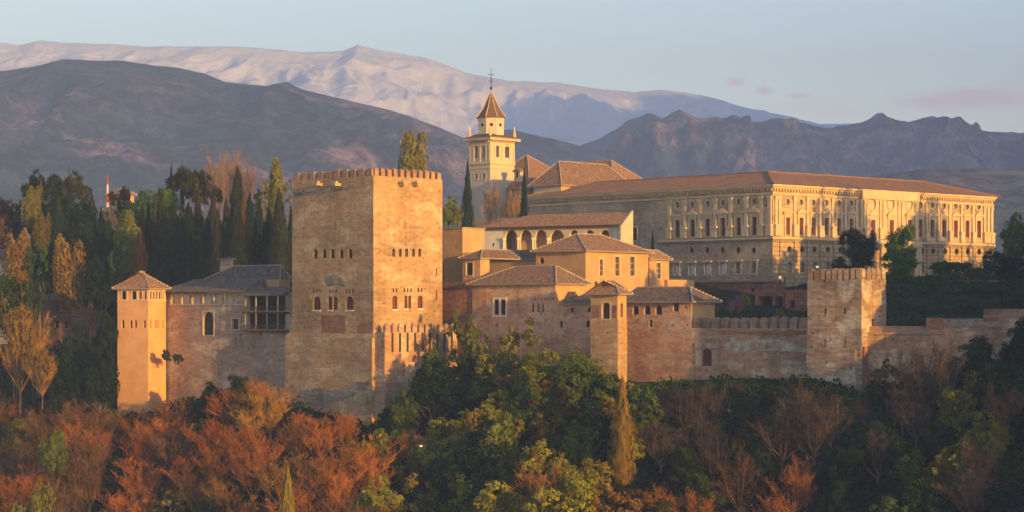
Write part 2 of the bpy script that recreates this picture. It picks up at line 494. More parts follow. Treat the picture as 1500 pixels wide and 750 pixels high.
def trim(w, p, d, n, h, off, style):
    a, b2, c, e = h[:4]
    mb = MB()
    mt = M['trim']
    if style == 'white':
        t = .28; mt = M['white']
        mb.obox(p, d, n, a - t, a, off, off + .08, c - t, e + t); mb.obox(p, d, n, b2, b2 + t, off, off + .08, c - t, e + t)
        mb.obox(p, d, n, a, b2, off, off + .08, e, e + t); mb.obox(p, d, n, a, b2, off, off + .08, c - t, c)
        mb.obox(p, d, n, (a + b2) / 2 - .12, (a + b2) / 2 + .12, off - .2, off + .06, c, e)
    elif style == 'frame':
        t = .22; mt = M['palepl']
        mb.obox(p, d, n, a - t, a, off, off + .06, c - t, e + t); mb.obox(p, d, n, b2, b2 + t, off, off + .06, c - t, e + t)
        mb.obox(p, d, n, a, b2, off, off + .06, e, e + t); mb.obox(p, d, n, a - .1, b2 + .1, off + .06, off + .16, c - .18, c)
    elif style == 'sill':
        mt = M['white']
        mb.obox(p, d, n, a - .1, b2 + .1, off, off + .12, c - .22, c)
    elif style == 'lintel':
        mb.obox(p, d, n, a - .28, a, off, off + .12, c - .1, e + .3); mb.obox(p, d, n, b2, b2 + .28, off, off + .12, c - .1, e + .3)
        mb.obox(p, d, n, a - .55, b2 + .55, off, off + .32, e + .3, e + .6)
        mb.obox(p, d, n, a - .4, b2 + .4, off, off + .2, c - .3, c - .1)
    elif style in ('ped', 'flat', 'seg'):
        mb.obox(p, d, n, a - .4, a, off, off + .2, c - .2, e + .35); mb.obox(p, d, n, b2, b2 + .4, off, off + .2, c - .2, e + .35)
        mb.obox(p, d, n, a, b2, off, off + .16, e, e + .35)
        mb.obox(p, d, n, a - .6, b2 + .6, off, off + .25, e + .35, e + .85)
        mb.obox(p, d, n, a - .85, b2 + .85, off, off + .55, e + .85, e + 1.08)
        if style == 'ped' or style == 'seg':
            cu = (a + b2) / 2; hw = (b2 - a) / 2 + .85
            pts = [(-hw, 0), (0, .85), (hw, 0)] if style == 'ped' else [(-hw, 0), (-hw * .6, .5), (0, .75), (hw * .6, .5), (hw, 0)]
            def V(u, z, o): return (p[0] + d[0] * (cu + u) + n[0] * o, p[1] + d[1] * (cu + u) + n[1] * o, e + 1.08 + z)
            fr = [V(u, z, off + .5) for u, z in pts]; bk = [V(u, z, off) for u, z in pts]
            mb.poly(fr)
            for k in range(len(pts) - 1): mb.poly([fr[k], fr[k + 1], bk[k + 1], bk[k]])
    elif style in ('ring', 'medal'):
        cu = (a + b2) / 2; cz = (c + e) / 2; ru = (b2 - a) / 2; rz = (e - c) / 2; k = 1.32 if style == 'ring' else 1.25
        N = 20
        for q in range(N):
            t0 = 2 * math.pi * q / N; t1 = 2 * math.pi * (q + 1) / N
            def V(t, s_, o): return (p[0] + d[0] * (cu + ru * s_ * math.cos(t)) + n[0] * o, p[1] + d[1] * (cu + ru * s_ * math.cos(t)) + n[1] * o, cz + rz * s_ * math.sin(t))
            mb.poly([V(t0, 1, off + .14), V(t1, 1, off + .14), V(t1, k, off + .14), V(t0, k, off + .14)])
            mb.poly([V(t0, k, off + .14), V(t1, k, off + .14), V(t1, k, off), V(t0, k, off)])
            mb.poly([V(t0, 1, off + .14), V(t1, 1, off + .14), V(t1, 1, off - .1), V(t0, 1, off - .1)])
    mb.build('frame', mt, w)

def shell(root, blk, z0, z1, mat, name='wall', faces='LRBbT'):
    mb = MB()
    a, b2 = blk.wR, blk.wL
    q = {'L': ((0, 0), (0, b2)), 'R': ((0, 0), (a, 0)), 'B': ((a, 0), (a, b2)), 'b': ((0, b2), (a, b2))}
    for k in faces:
        if k == 'T':
            mb.poly([blk.pt(0, 0, z1), blk.pt(a, 0, z1), blk.pt(a, b2, z1), blk.pt(0, b2, z1)]); continue
        (x0, y0), (x1, y1) = q[k]
        mb.poly([blk.pt(x0, y0, z0), blk.pt(x1, y1, z0), blk.pt(x1, y1, z1), blk.pt(x0, y0, z1)])
    return mb.build(name, mat, root)

def body(root, blk, z0, z1, specL, specR, mat, depth=.35, matR=None, reveal=None):
    shell(root, blk, z0, z1, mat, 'back_wall', 'BbT')
    panel(root, blk, 'L', z0, z1, specL, mat, depth, name='wall', reveal=reveal)
    panel(root, blk, 'R', z0, z1, specR, matR or mat, depth, name='wall', reveal=reveal)

def roof(root, blk, ze, zr, axis='R', i0=None, i1=None, over=.6, mat=None, mid=.5, ridge=True, rng_ab=None, soffit='trim_dark'):
    """tiled roof: eave rectangle and a ridge line; i0 / i1 = hip set-back at the two ends (0 = gable)"""
    a0, a1, b0, b1 = rng_ab or (0, blk.wR, 0, blk.wL)
    a0 -= over; a1 += over; b0 -= over; b1 += over
    if axis == 'R':
        i0 = (b1 - b0) / 2 if i0 is None else i0; i1 = (b1 - b0) / 2 if i1 is None else i1
        bm_ = b0 + (b1 - b0) * mid
        r0 = blk.pt(a0 + i0, bm_, zr); r1 = blk.pt(a1 - i1, bm_, zr)
    else:
        i0 = (a1 - a0) / 2 if i0 is None else i0; i1 = (a1 - a0) / 2 if i1 is None else i1
        am = a0 + (a1 - a0) * mid
        r0 = blk.pt(am, b0 + i0, zr); r1 = blk.pt(am, b1 - i1, zr)
    c = [blk.pt(a0, b0, ze), blk.pt(a1, b0, ze), blk.pt(a1, b1, ze), blk.pt(a0, b1, ze)]
    mb = MB()
    if axis == 'R': fs = [[c[0], c[1], r1, r0], [c[1], c[2], r1], [c[2], c[3], r0, r1], [c[3], c[0], r0]]
    else: fs = [[c[0], c[1], r0], [c[1], c[2], r1, r0], [c[2], c[3], r1], [c[3], c[0], r0, r1]]
    for f_ in fs: mb.poly(f_)
    dz = Vector((0, 0, -.22))
    for k in range(4): mb.poly([c[k], c[(k + 1) % 4], c[(k + 1) % 4] + dz, c[k] + dz], 1)
    mb.poly([q + dz for q in c], 1)
    o = mb.build('roof', [mat, M[soffit]], root)
    if ridge:
        rb = MB()
        lines = [(r0, r1), (c[0], r0)]
        if axis == 'R': lines += [(c[1], r1), (c[2], r1), (c[3], r0)]
        else: lines += [(c[1], r0), (c[2], r1), (c[3], r1)]
        for p0, p1 in lines:
            L = (p1 - p0).length
            if L < .8: continue
            k = int(L / .62); dd = (p1 - p0) / max(k, 1)
            for q in range(k):
                s0 = p0 + dd * q + Vector((0, 0, .05)); s1 = s0 + dd * .72
                rb.tube(s0, s1, .10, .13, 5)
        if rb.f: rb.build('ridge_tiles', M['ridge'], o)
    return o

def merlons(root, p, d, n, length, count, h, z, mat, thick=.9, fill=.62, cap=.35, start=0.0, rounded=False):
    step = (length - start) / count
    D = Vector((d[0], d[1], 0)); N_ = Vector((n[0], n[1], 0))
    for k in range(count):
        w = step * fill * random.uniform(.90, 1.06); hk = h * random.uniform(.86, 1.04); mb = MB()
        hb = hk * (1 - cap)
        o = Vector((p[0], p[1], z)) + D * (start + step * k + (step - w) / 2 + random.uniform(-.05, .05)) - N_ * thick
        mb.box(o, D * w, N_ * thick, (0, 0, hb))
        if rounded:
            prof = [(0, 0), (.06, .5), (.2, .85), (.5, 1), (.8, .85), (.94, .5), (1, 0)]
            fr = [o + D * (w * u) + Vector((0, 0, hb + v * hk * cap * random.uniform(.85, 1.1))) for u, v in prof]
            bk = [x + N_ * thick for x in fr]
            mb.poly(fr); mb.poly(bk)
            for q in range(len(prof) - 1): mb.poly([fr[q], fr[q + 1], bk[q + 1], bk[q]])
        else:
            apex = o + D * (w / 2) + N_ * (thick / 2) + Vector((random.uniform(-.08, .08), 0, hk))
            up = Vector((0, 0, hb))
            cs = [o + up - D * .05 - N_ * .05, o + D * (w + .05) - N_ * .05 + up, o + D * (w + .05) + N_ * (thick + .05) + up, o - D * .05 + N_ * (thick + .05) + up]
            for q in range(4): mb.poly([cs[q], cs[(q + 1) % 4], apex])
            mb.poly(cs)
        mb.build('merlon', mat, root)

# ------------------------------------------------------------ terrain
def vnoise(x, y, seed=0):
    xi = np.floor(x).astype(int); yi = np.floor(y).astype(int)
    fx = x - xi; fy = y - yi
    fx = fx * fx * (3 - 2 * fx); fy = fy * fy * (3 - 2 * fy)
    def hsh(a, b):
        h = (a * 374761393 + b * 668265263 + seed * 974634777) & 0xffffffff
        h = ((h ^ (h >> 13)) * 1274126177) & 0xffffffff
        return ((h ^ (h >> 16)) & 0xffff) / 65535.0
    a = hsh(xi, yi); b2 = hsh(xi + 1, yi); c = hsh(xi, yi + 1); d = hsh(xi + 1, yi + 1)
    return (a * (1 - fx) + b2 * fx) * (1 - fy) + (c * (1 - fx) + d * fx) * fy
def fbm(x, y, octv=5, seed=0, ridged=False):
    s = 0; amp = 1; tot = 0
    for k in range(octv):
        v = vnoise(x, y, seed + k)
        if ridged: v = 1 - np.abs(2 * v - 1)
        s = s + v * amp; tot += amp; amp *= .5; x = x * 2.03 + 7.1; y = y * 2.03 + 3.7
    return s / tot

XW = [-400, -200, -130, -90, -72, -60, -50, -42, -23, -12, 0, 14, 30, 45, 53, 60, 76, 82, 90, 100, 115, 140, 200, 400]
YW = [520, 470, 440, 418, 404, 402, 394, 384, 366, 370, 366, 355, 357, 345, 336, 336, 331, 312, 300, 288, 270, 245, 230, 225]
XF = [-400, -130, -66, -50, -40, -23, -10, 0, 14, 30, 46, 53, 60, 77, 88, 130, 400]
ZF = [-25, -20, -19, -14, -15, -19, -15, -12, -12, -10.8, -10.5, -12.5, -10.5, -9, 3, 5, 6]
def sstep(t): t = np.clip(t, 0, 1); return t * t * (3 - 2 * t)
def ground(X, Y):
    X = np.asarray(X, float); Y = np.asarray(Y, float)
    yw = np.interp(X, XW, YW); zf = np.interp(X, XF, ZF)
    s = Y - yw
    down = zf + np.minimum(s, 0) * .62
    floor_ = np.interp(Y, [-300, 0, 60, 180, 260, 5000], [-4, -16, -34, -78, -80, -80])
    down = np.maximum(down, floor_)
    zl = np.interp(Y, [380, 410, 440, 470, 500, 540, 700, 1500, 3000], [-8, -4, 2, 11, 14, 15, 4, -30, -30])
    zr = np.interp(Y, [340, 352, 375, 392, 402, 500, 700, 1500, 3000], [-8, -5, -1.5, 1.5, 5.6, 6, 2, -30, -30])
    k = sstep((X + 35) / 50)
    zg_ = np.interp(Y, [340, 352, 375, 392, 402, 415, 436, 500, 700, 1500, 3000], [-8, -6, -3.5, -1, .8, 1.8, 5.6, 6, 2, -30, -30])
    kg = sstep((59 - X) / 4)
    zr = zr * (1 - kg) + zg_ * kg
    zp = zl * (1 - k) + zr * k
    zp = zp + 19 * sstep((X - .24 * Y) / 8) * sstep((400 - Y) / 30)  # spur outside the view, raised so that it shades the right slope
    wd = np.interp(X, [-130, -90, -76, 400], [60, 45, 8, 10])
    t = sstep((s - np.interp(X, [-88, -76], [0, 17])) / wd)
    z = np.where(s > 0, zf * (1 - t) + zp * t, down)
    z = z + (fbm(X / 9, Y / 9, 4, 3) - .5) * np.where((s > 0) & (X > -66) & (Y < 600), .5, 2.4)
    return z
def gz(x, y): return float(ground(x, y))

def grid_mesh(name, xs, ys, fz, mat, fxy=None):
    Xg, Yg = np.meshgrid(xs, ys)
    Z = fz(Xg, Yg)
    v = np.stack([Xg.ravel(), Yg.ravel(), Z.ravel()], 1)
    nx = len(xs); ny = len(ys)
    i = (np.arange(ny - 1)[:, None] * nx + np.arange(nx - 1)[None, :]).ravel()
    f_ = np.stack([i, i + 1, i + nx + 1, i + nx], 1)
    me = bpy.data.meshes.new(name)
    me.vertices.add(len(v)); me.vertices.foreach_set('co', v.ravel())
    me.loops.add(f_.size); me.loops.foreach_set('vertex_index', f_.ravel().astype(np.int32))
    me.polygons.add(len(f_)); me.polygons.foreach_set('loop_start', np.arange(0, f_.size, 4, dtype=np.int32))
    me.update(calc_edges=True); me.validate()
    me.polygons.foreach_set('use_smooth', [True] * len(me.polygons))
    me.materials.append(mat)
    o = bpy.data.objects.new(name, me); C.objects.link(o)
    return o

m, nt, b = node_mat('hillside_soil')
t = nt.nodes.new('ShaderNodeTexCoord')
c = ramp(nt, noise(nt, t.outputs['Object'], .15, 6, .65), [(.35, (.014, .02, .008)), (.55, (.022, .026, .012)), (.7, (.045, .035, .02))])
c = mix(nt, .6, c, ramp(nt, noise(nt, t.outputs['Object'], 1.5, 5, .7), [(.3, .5), (.7, 1.4)]), 'MULTIPLY')
nt.links.new(c, b.inputs['Base Color']); b.inputs['Roughness'].default_value = 1
bump(nt, b, noise(nt, t.outputs['Object'], 1.2, 5, .7), .5)
M['soil'] = m
def steps(segs):
    out = []
    for a, b2, st in segs: out += list(np.arange(a, b2, st))
    return np.array(out + [segs[-1][1]])
xs = steps([(-5000, -1000, 400), (-1000, -200, 50), (-200, -120, 6), (-120, 120, 2), (120, 220, 5), (220, 1000, 50), (1000, 5000, 400)])
ys = steps([(-150, 280, 10), (280, 460, 2), (460, 700, 12), (700, 2000, 100), (2000, 7200, 400)])
g = grid_mesh('ground', xs, ys, ground, M['soil']); g['kind'] = 'structure'

# ------------------------------------------------------------ mountains
def mountain(name, Yr, span, prof, mat, ridged, amp, wl, seed, nx=420, ny=90, foot=-60, back=.6, px0=-500, px1=2000, ridge_jit=0.0, expo=.95, octv=6):
    ppx = [q[0] for q in prof]; ppy = [q[1] for q in prof]
    xs_ = np.linspace((px0 - 750) / F * Yr, (px1 - 750) / F * Yr, nx)
    def fz(X, Y):
        px = 750 + F * X / Yr
        zr = (HY - np.interp(px, ppx, ppy)) / F * Yr
        zr = zr + (fbm(X / (wl * .25) + 31, X * 0 + 5, 4, seed + 50) - .5) * ridge_jit
        t = (Y - (Yr - span)) / span
        up = np.clip(t, 0, 1) ** expo
        h = foot + (zr - foot) * up
        bk = np.clip((t - 1) / back, 0, 1)
        h = np.where(t > 1, foot + (zr - foot) * (1 - bk ** 1.2), h)
        wx = X + 0.35 * wl * (fbm(X / wl + 9, Y / wl, 3, seed + 20) - .5)
        n = fbm(wx / wl, Y / (wl * 1.6), octv, seed, ridged) - .5
        n2 = fbm(wx / (wl * .33), Y / (wl * .7), 5, seed + 7, ridged) - .5
        w_ = np.clip(t * 3, 0, 1) * np.clip((1.0 - t) * 5, 0.0, 1)
        h = h + (n * amp + n2 * amp * .7) * w_ - amp * .22 * w_
        # nothing in front may rise above the skyline of the range
        lim = zr / Yr * Y
        return np.where(t < 1, np.minimum(h, lim - (1 - t) * 4), h)
    ys_ = np.concatenate([np.linspace(Yr - span, Yr, ny), np.linspace(Yr + span * back * .2, Yr + span * back, 5)])
    o = grid_mesh(name, xs_, ys_, fz, mat)
    o['kind'] = 'structure'
    return o

def hill_mat(name, stops, s1, patch=None, patch_s=None, thr=(.55, .62), s2=None, bumpd=8):
    m, nt, b = node_mat(name)
    t = nt.nodes.new('ShaderNodeTexCoord').outputs['Object']
    c = ramp(nt, noise(nt, t, s1, 8, .65), stops)
    if patch: c = mix(nt, ramp(nt, noise(nt, t, patch_s, 8, .62, loc=(3, 8, 1)), [(thr[0], 0), (thr[1], .85)]), c, patch)
    sp = noise(nt, t, s2 or s1 * 14, 5, .75)
    c = mix(nt, 1.0, c, ramp(nt, noise(nt, t, s1 * 4, 6, .7, loc=(1, 2, 9)), [(.35, .5), (.65, 1.7)]), 'MULTIPLY')
    c = mix(nt, .85, c, ramp(nt, sp, [(.42, .32), (.58, 1.9)]), 'MULTIPLY')
    nt.links.new(c, b.inputs['Base Color']); b.inputs['Roughness'].default_value = 1
    bump(nt, b, sp, bumpd, .8)
    return m
M['wooded'] = hill_mat('wooded_hillside', [(.38, (.012, .032, .045)), (.50, (.028, .034, .055)), (.62, (.06, .042, .06))], .0035, (.15, .10, .10), .0035, (.54, .60), .035, 12)  # blue of the distant air is mixed into the scrub colours
M['rocky'] = hill_mat('rocky_slopes', [(.38, (.022, .058, .075)), (.52, (.042, .056, .08)), (.66, (.09, .062, .08))], .003, (.20, .13, .12), .0045, (.50, .58), .025, 16)  # teal and pink patches paint shaded and lit crags, plus air haze
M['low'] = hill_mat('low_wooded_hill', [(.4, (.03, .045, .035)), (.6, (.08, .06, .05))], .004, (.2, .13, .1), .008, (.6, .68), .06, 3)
m, nt, b = node_mat('snow_field')
t = nt.nodes.new('ShaderNodeTexCoord').outputs['Object']
sepn = nt.nodes.new('ShaderNodeSeparateXYZ'); nt.links.new(t, sepn.inputs[0])
rk = noise(nt, t, .004, 9, .72, (1, 1, 2.0))
hmr = nt.nodes.new('ShaderNodeMapRange'); hmr.inputs[1].default_value = 280; hmr.inputs[2].default_value = 470
hmr.inputs[3].default_value = .22; hmr.inputs[4].default_value = 0
nt.links.new(sepn.outputs[2], hmr.inputs[0])
ad = nt.nodes.new('ShaderNodeMath'); nt.links.new(rk, ad.inputs[0]); nt.links.new(hmr.outputs[0], ad.inputs[1])
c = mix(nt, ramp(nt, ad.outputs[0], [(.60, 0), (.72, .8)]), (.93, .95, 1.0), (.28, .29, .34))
nt.links.new(c, b.inputs['Base Color']); b.inputs['Roughness'].default_value = .9
bump(nt, b, noise(nt, t, .014, 8, .7), 22, .8)
M['snow'] = m

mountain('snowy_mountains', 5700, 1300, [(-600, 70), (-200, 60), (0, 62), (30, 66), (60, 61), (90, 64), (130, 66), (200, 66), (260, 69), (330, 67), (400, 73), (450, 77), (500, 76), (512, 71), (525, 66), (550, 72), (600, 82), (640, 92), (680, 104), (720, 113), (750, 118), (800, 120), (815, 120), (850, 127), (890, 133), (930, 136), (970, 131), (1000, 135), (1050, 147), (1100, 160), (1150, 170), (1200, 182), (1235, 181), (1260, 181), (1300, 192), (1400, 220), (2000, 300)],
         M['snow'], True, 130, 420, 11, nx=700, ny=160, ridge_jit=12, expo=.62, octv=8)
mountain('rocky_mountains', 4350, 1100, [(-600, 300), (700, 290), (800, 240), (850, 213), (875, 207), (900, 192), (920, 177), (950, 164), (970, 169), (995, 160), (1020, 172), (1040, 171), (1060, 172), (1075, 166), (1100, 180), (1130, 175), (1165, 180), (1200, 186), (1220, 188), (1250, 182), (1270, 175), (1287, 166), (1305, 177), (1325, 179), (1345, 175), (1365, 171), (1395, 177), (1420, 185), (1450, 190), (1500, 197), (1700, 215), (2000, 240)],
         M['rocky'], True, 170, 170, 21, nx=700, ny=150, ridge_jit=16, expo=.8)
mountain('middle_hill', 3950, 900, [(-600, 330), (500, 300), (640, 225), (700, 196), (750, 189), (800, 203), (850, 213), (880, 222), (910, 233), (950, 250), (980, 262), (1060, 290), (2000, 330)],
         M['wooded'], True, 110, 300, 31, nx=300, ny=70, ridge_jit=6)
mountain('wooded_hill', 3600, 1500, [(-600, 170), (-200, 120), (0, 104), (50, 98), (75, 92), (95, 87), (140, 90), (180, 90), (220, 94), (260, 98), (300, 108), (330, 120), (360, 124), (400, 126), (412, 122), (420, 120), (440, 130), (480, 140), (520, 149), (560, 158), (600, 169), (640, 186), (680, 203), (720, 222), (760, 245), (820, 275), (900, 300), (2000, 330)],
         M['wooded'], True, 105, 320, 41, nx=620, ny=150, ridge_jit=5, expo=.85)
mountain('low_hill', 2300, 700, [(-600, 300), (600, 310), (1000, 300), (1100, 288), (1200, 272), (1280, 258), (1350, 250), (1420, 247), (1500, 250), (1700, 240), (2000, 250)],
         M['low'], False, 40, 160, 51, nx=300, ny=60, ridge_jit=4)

# unseen range added beyond the right edge to shade the lower snow and crags
def side_z(X, Y):
    # ridge line runs away from the viewer
    rx = np.interp(Y, [2900, 3250, 3690, 4540, 5200], [1150, 1120, 1260, 1900, 2400])
    top = np.interp(Y, [2800, 3000, 3200, 3600, 3720, 4500, 5000, 5300], [0, 380, 500, 520, 800, 800, 700, 0]) + (fbm(Y / 90 + X * 0, X * 0 + 4, 4, 77) - .5) * 150
    dx = np.abs(X - rx)
    return -60 + (top + 60) * np.clip(1 - dx / np.where(X < rx, 330, 900), 0, 1) ** 1.1 + (fbm(X / 120, Y / 120, 5, 61, True) - .5) * 60 * np.clip(dx / 200, 0, 1) * np.clip(1 - dx / 330, 0, 1)
sm_ = grid_mesh('unseen_shade_range', np.linspace(820, 3000, 110), np.linspace(2800, 5350, 130), side_z, M['rocky']); sm_['kind'] = 'structure'

# ------------------------------------------------------------ haze
hb = MB(); hb.box((-5100, -160, -110), (10200, 0, 0), (0, 7700, 0), (0, 0, 970))
hz = hb.build('haze', [bpy.data.materials.new('air')])
hm = hz.data.materials[0]; hm.use_nodes = True; hm.node_tree.nodes.clear()
ho = hm.node_tree.nodes.new('ShaderNodeOutputMaterial')
pv = hm.node_tree.nodes.new('ShaderNodeVolumePrincipled')
pv.inputs['Color'].default_value = (.27, .45, 1.0, 1)
pv.inputs['Density'].default_value = 1.85e-4
pv.inputs['Anisotropy'].default_value = -0.25
hm.node_tree.links.new(pv.outputs[0], ho.inputs['Volume'])
hz['kind'] = 'stuff'; hz['label'] = 'blue evening haze over the distant mountains'

# ------------------------------------------------------------ the great square tower
B = Blk(547, 370, 45.8, 428, 648)
t = thing('square_tower', 'tallest massive square stone tower with merlons and two rows of arched windows', 'tower', B.base(-22))
zp_ = B.z(257)
rowL = [(x - 3, x + 3, 364.5, 378.5, 'a', 'dim') for x in (462, 475, 487, 500, 513)]
big = [(458.5, 469.5, 434, 454, 'a', 'red', 'sill'), (480.5, 486.7, 434, 454, 'a', 'red', 'sill'), (488.0, 494.3, 434, 454, 'a', 'red'), (506.5, 517.5, 434, 454, 'a', 'red', 'sill')]
def smalls(xs_, y0, y1, w): return [(x - w, x + w, y0, y1, 'a', 'dim') for x in xs_]
sL = smalls((459.5, 464.2, 468.6, 483, 487.5, 492, 507.5, 512, 516.5), 423.5, 429.5, 1.35)
rowR = [(x - 2.2, x + 2.2, 364, 376, 'a', 'dim') for x in (576.7, 586.5, 595.8, 605.8, 615)]
bigR = [(575, 582, 433, 453, 'a', 'red', 'sill'), (592.6, 596.9, 433, 452, 'a', 'red', 'sill'), (597.9, 602.2, 433, 452, 'a', 'red'), (612, 619, 433, 452, 'a', 'red', 'sill')]
sR = smalls((576.3, 581, 592.5, 597.3, 602, 613, 617.7), 421.8, 428, 1.0)
slitR = [(638.7, 640.3, 393, 403, 'r', 'dark'), (638.7, 640.3, 425, 440, 'r', 'dark')]
zb_ = -24.0
body(t, B, zb_, zp_, rowL + big + sL, rowR + bigR + sR + slitR, M['comares'], .5)
# battlement of merlons on a slightly set-out string course
hM = B.z(243.5) - zp_
merlons(t, B.A, B.dL, -B.dR, B.wL, 10, hM, zp_, M['merlon'], 1.0, .66, .25, rounded=False)
merlons(t, B.A + B.dR * .02, B.dR, -B.dL, B.wR, 11, hM, zp_, M['merlon'], 1.0, .62, .25)
far = B.pt(B.wR, 0, 0); merlons(t, (far.x, far.y), B.dL, B.dR, B.wL, 10, hM, zp_, M['merlon'], 1.0, .66, .25)
far = B.pt(0, B.wL, 0); merlons(t, (far.x, far.y), B.dR, B.dL, B.wR, 11, hM, zp_, M['merlon'], 1.0, .62, .25)
for face, xs_ in (('L', (470, 497)), ('R', (587, 607))):
    p, d, n = B.fr(face)
    for x in xs_:
        u, z = B.uz(face, x, 272.5)
        mb = MB(); mb.obox(p, d, n, u - .45, u + .45, -.1, 1.3, z, z + .45); mb.obox(p, d, n, u - .75, u + .75, .9, 1.45, z + .45, z + .75)
        mb.build('stone_bracket', M['beam'], t)
p, d, n = B.fr('L')      # worn plinth along the foot of the left face
mb = MB(); mb.obox(p, d, n, 0, B.wL + 1.6, .003, .3, zb_, -4.2); mb.poly([(p[0] + d[0] * u + n[0] * o_, p[1] + d[1] * u + n[1] * o_, z) for u, o_, z in ((0, .3, -4.2), (B.wL + 1.6, .3, -4.2), (B.wL + .9, 0, -3.4), (0, 0, -3.4))])
mb.build('plinth', M['comares'], t)
COM = B
def patch(blk, face, pts, mat, name, parent, off=.02, jag=.25):
    """irregular patch of other masonry, stain and painted shadow, following a px outline on a wall face"""
    p, d, n = blk.fr(face) if hasattr(blk, 'fr') else (blk.A, blk.d, blk.n)
    uz = [(blk.uz(face, *q) if hasattr(blk, 'fr') else blk.uz(*q)) for q in pts]
    out = []
    for k in range(len(uz)):
        (u0, z0), (u1, z1) = uz[k], uz[(k + 1) % len(uz)]
        m_ = max(1, int(math.hypot(u1 - u0, z1 - z0) / .5))
        for j in range(m_):
            f_ = j / m_
            out.append((u0 + (u1 - u0) * f_ + random.uniform(-jag, jag), z0 + (z1 - z0) * f_ + random.uniform(-jag, jag) * .7))
    cu = sum(u for u, z in out) / len(out); cz = sum(z for u, z in out) / len(out)
    V = lambda u, z: (p[0] + d[0] * u + n[0] * off, p[1] + d[1] * u + n[1] * off, z)
    me = bpy.data.meshes.new(name); pts3 = [Vector(V(*q)) for q in out]
    from mathutils.geometry import tessellate_polygon
    mb = MB()
    for tri in tessellate_polygon([[Vector((u, z, 0)) for u, z in out]]): mb.poly([pts3[i] for i in tri])
    return mb.build(name, mat, parent)
patch(B, 'L', [(470, 462), (506, 462), (507, 492), (505, 521), (472, 522), (471, 490)], M['repair'], 'repair_patch', t, .02)
patch(B, 'L', [(522, 478), (545, 470), (546, 525), (528, 520)], M['repair'], 'repair_patch', t, .02)
patch(B, 'L', [(438, 572), (470, 570), (510, 569), (540, 556), (543, 566), (520, 580), (480, 590), (450, 588)], M['stain_shadow'], 'stain_and_shadow', t, .34, .5)
patch(B, 'L', [(476, 408), (488, 400), (500, 408), (506, 420), (496, 418), (480, 419)], M['stain_shadow'], 'stain_and_shadow', t, .02, .3)
patch(B, 'L', [(429, 283), (465, 278), (520, 273), (520, 276), (465, 284), (430, 290)], M['stain_shadow'], 'stain_and_shadow', t, .02, .2)  # dark streak paints the shadow that the stone brackets cast leftward
# crenellated curtain wall wrapped round the foot of the right face
t = thing('curtain_wall', 'low rampart of pointed merlons hugging the sunlit right foot of the great tower', 'rampart', B.pt(B.wR / 2, -1, -22))
p, d, n = B.fr('R')
z1 = B.z(487)
mb = MB(); mb.obox(p, d, n, .3, B.wR + 1.2, .003, 2.4, -24, z1)
for k in range(11):
    u = .6 + k * 1.7
    mb.obox(p, d, n, u + 1.2, u + 1.55, 2.4, 2.55, z1 - 3.2, z1 - .1, 1)
mb.build('wall', [M['rampart'], M['dim']], t)
q = Vector(p) + Vector(n) * 2.4
merlons(t, q + Vector(d) * .3, d, n, B.wR + .9, 11, B.z(471.5) - z1, z1, M['rampart'], .7, .70, .42)

# ------------------------------------------------------------ corner tower with the open pavilion (left)
B = Blk(217, 405, 63, 172, 243)
PEI = B
t = thing('pavilion_tower', 'slender orange plastered tower with pyramid tile roof and open arcade at top', 'tower', B.base(-22))
sp = lambda l, kind='dim': [(a, b2, y0, y1, s_, kind) for a, b2, y0, y1, s_ in l]
aL = [(174.5, 186, 426, 438.5, 'a'), (190, 200.5, 426, 438.5, 'a'), (203.5, 209.5, 426.5, 438, 'a'), (211, 214.5, 427, 438, 'a')]
aR = [(220, 222.4, 427, 438, 'a'), (223.8, 226.4, 427, 438, 'a'), (228, 230.6, 427, 438, 'a'), (233, 238.5, 426, 438, 'a')]
midL = [(178, 182.2, 469, 480.5, 'a'), (190.2, 193.8, 469, 480.5, 'a'), (197, 200.5, 469, 480.5, 'a'), (210, 213.6, 469, 480.5, 'a')]
midR = [(220.3, 222, 468.5, 480.5, 'a'), (227.2, 229.4, 468.5, 480.5, 'a'), (230.6, 232.6, 468.5, 480.5, 'a'), (238, 239.6, 468.5, 480.5, 'a')]
body(t, B, -24, B.z(423), sp(aL) + sp(midL), sp(aR) + sp(midR), M['pinkplaster'], .45)
roof(t, B, B.z(422), B.z(397.5), 'R', over=.75, mat=M['roof_warm'])
for face, w_ in (('L', B.wL), ('R', B.wR)):
    p, d, n = B.fr(face)
    mb = MB(); mb.obox(p, d, n, 0, w_, 0, .14, B.z(440.5), B.z(439)); mb.obox(p, d, n, 0, w_, 0, .14, B.z(425), B.z(422.6))
    mb.build('string_course', M['palepl'], t)
    mb = MB()
    for k in range(6): mb.obox(p, d, n, w_ * (k + .02) / 6 + .02, w_ * (k + .02) / 6 + .22, 0, .1, B.z(439), B.z(425))
    mb.build('arcade_columns', M['palepl'], t)

# ------------------------------------------------------------ wall and apartments between the two towers
B = Blk(428, 388, 48, 241, 434)
t = thing('palace_wing', 'long stone palace wing with upper gallery and tall arched window behind the pavilion tower', 'palace wing', B.base(-18))
arc = [(248.5 + k * 15.7, 261.7 + k * 15.7, 430.5, 445.2, 'a', 'dim' if k in () else 'pal') for k in range(7)]
gal = [(a, b2, y0, y1, s_, 'wood' if i == 6 else 'dim') for i, (a, b2, y0, y1, s_, _) in enumerate(arc)]
lw = [(297.6, 312.8, 457, 491, 'a', 'dim', 'frame'), (340, 349.5, 467, 482.5, 'r', 'wood', 'frame'), (351, 354, 488, 496, 'r', 'dark'), (380, 383, 487, 493, 'r', 'dark'),
      (364.5, 418, 459, 482, 'r', 'dark'), (364.5, 418, 434, 455, 'r', 'dark'), (250.5, 252.3, 478, 486, 'a', 'dark'), (330, 332, 446.7, 449.5, 'r', 'dark')]
zt_ = B.z(428)
p, d, n = B.fr('L')
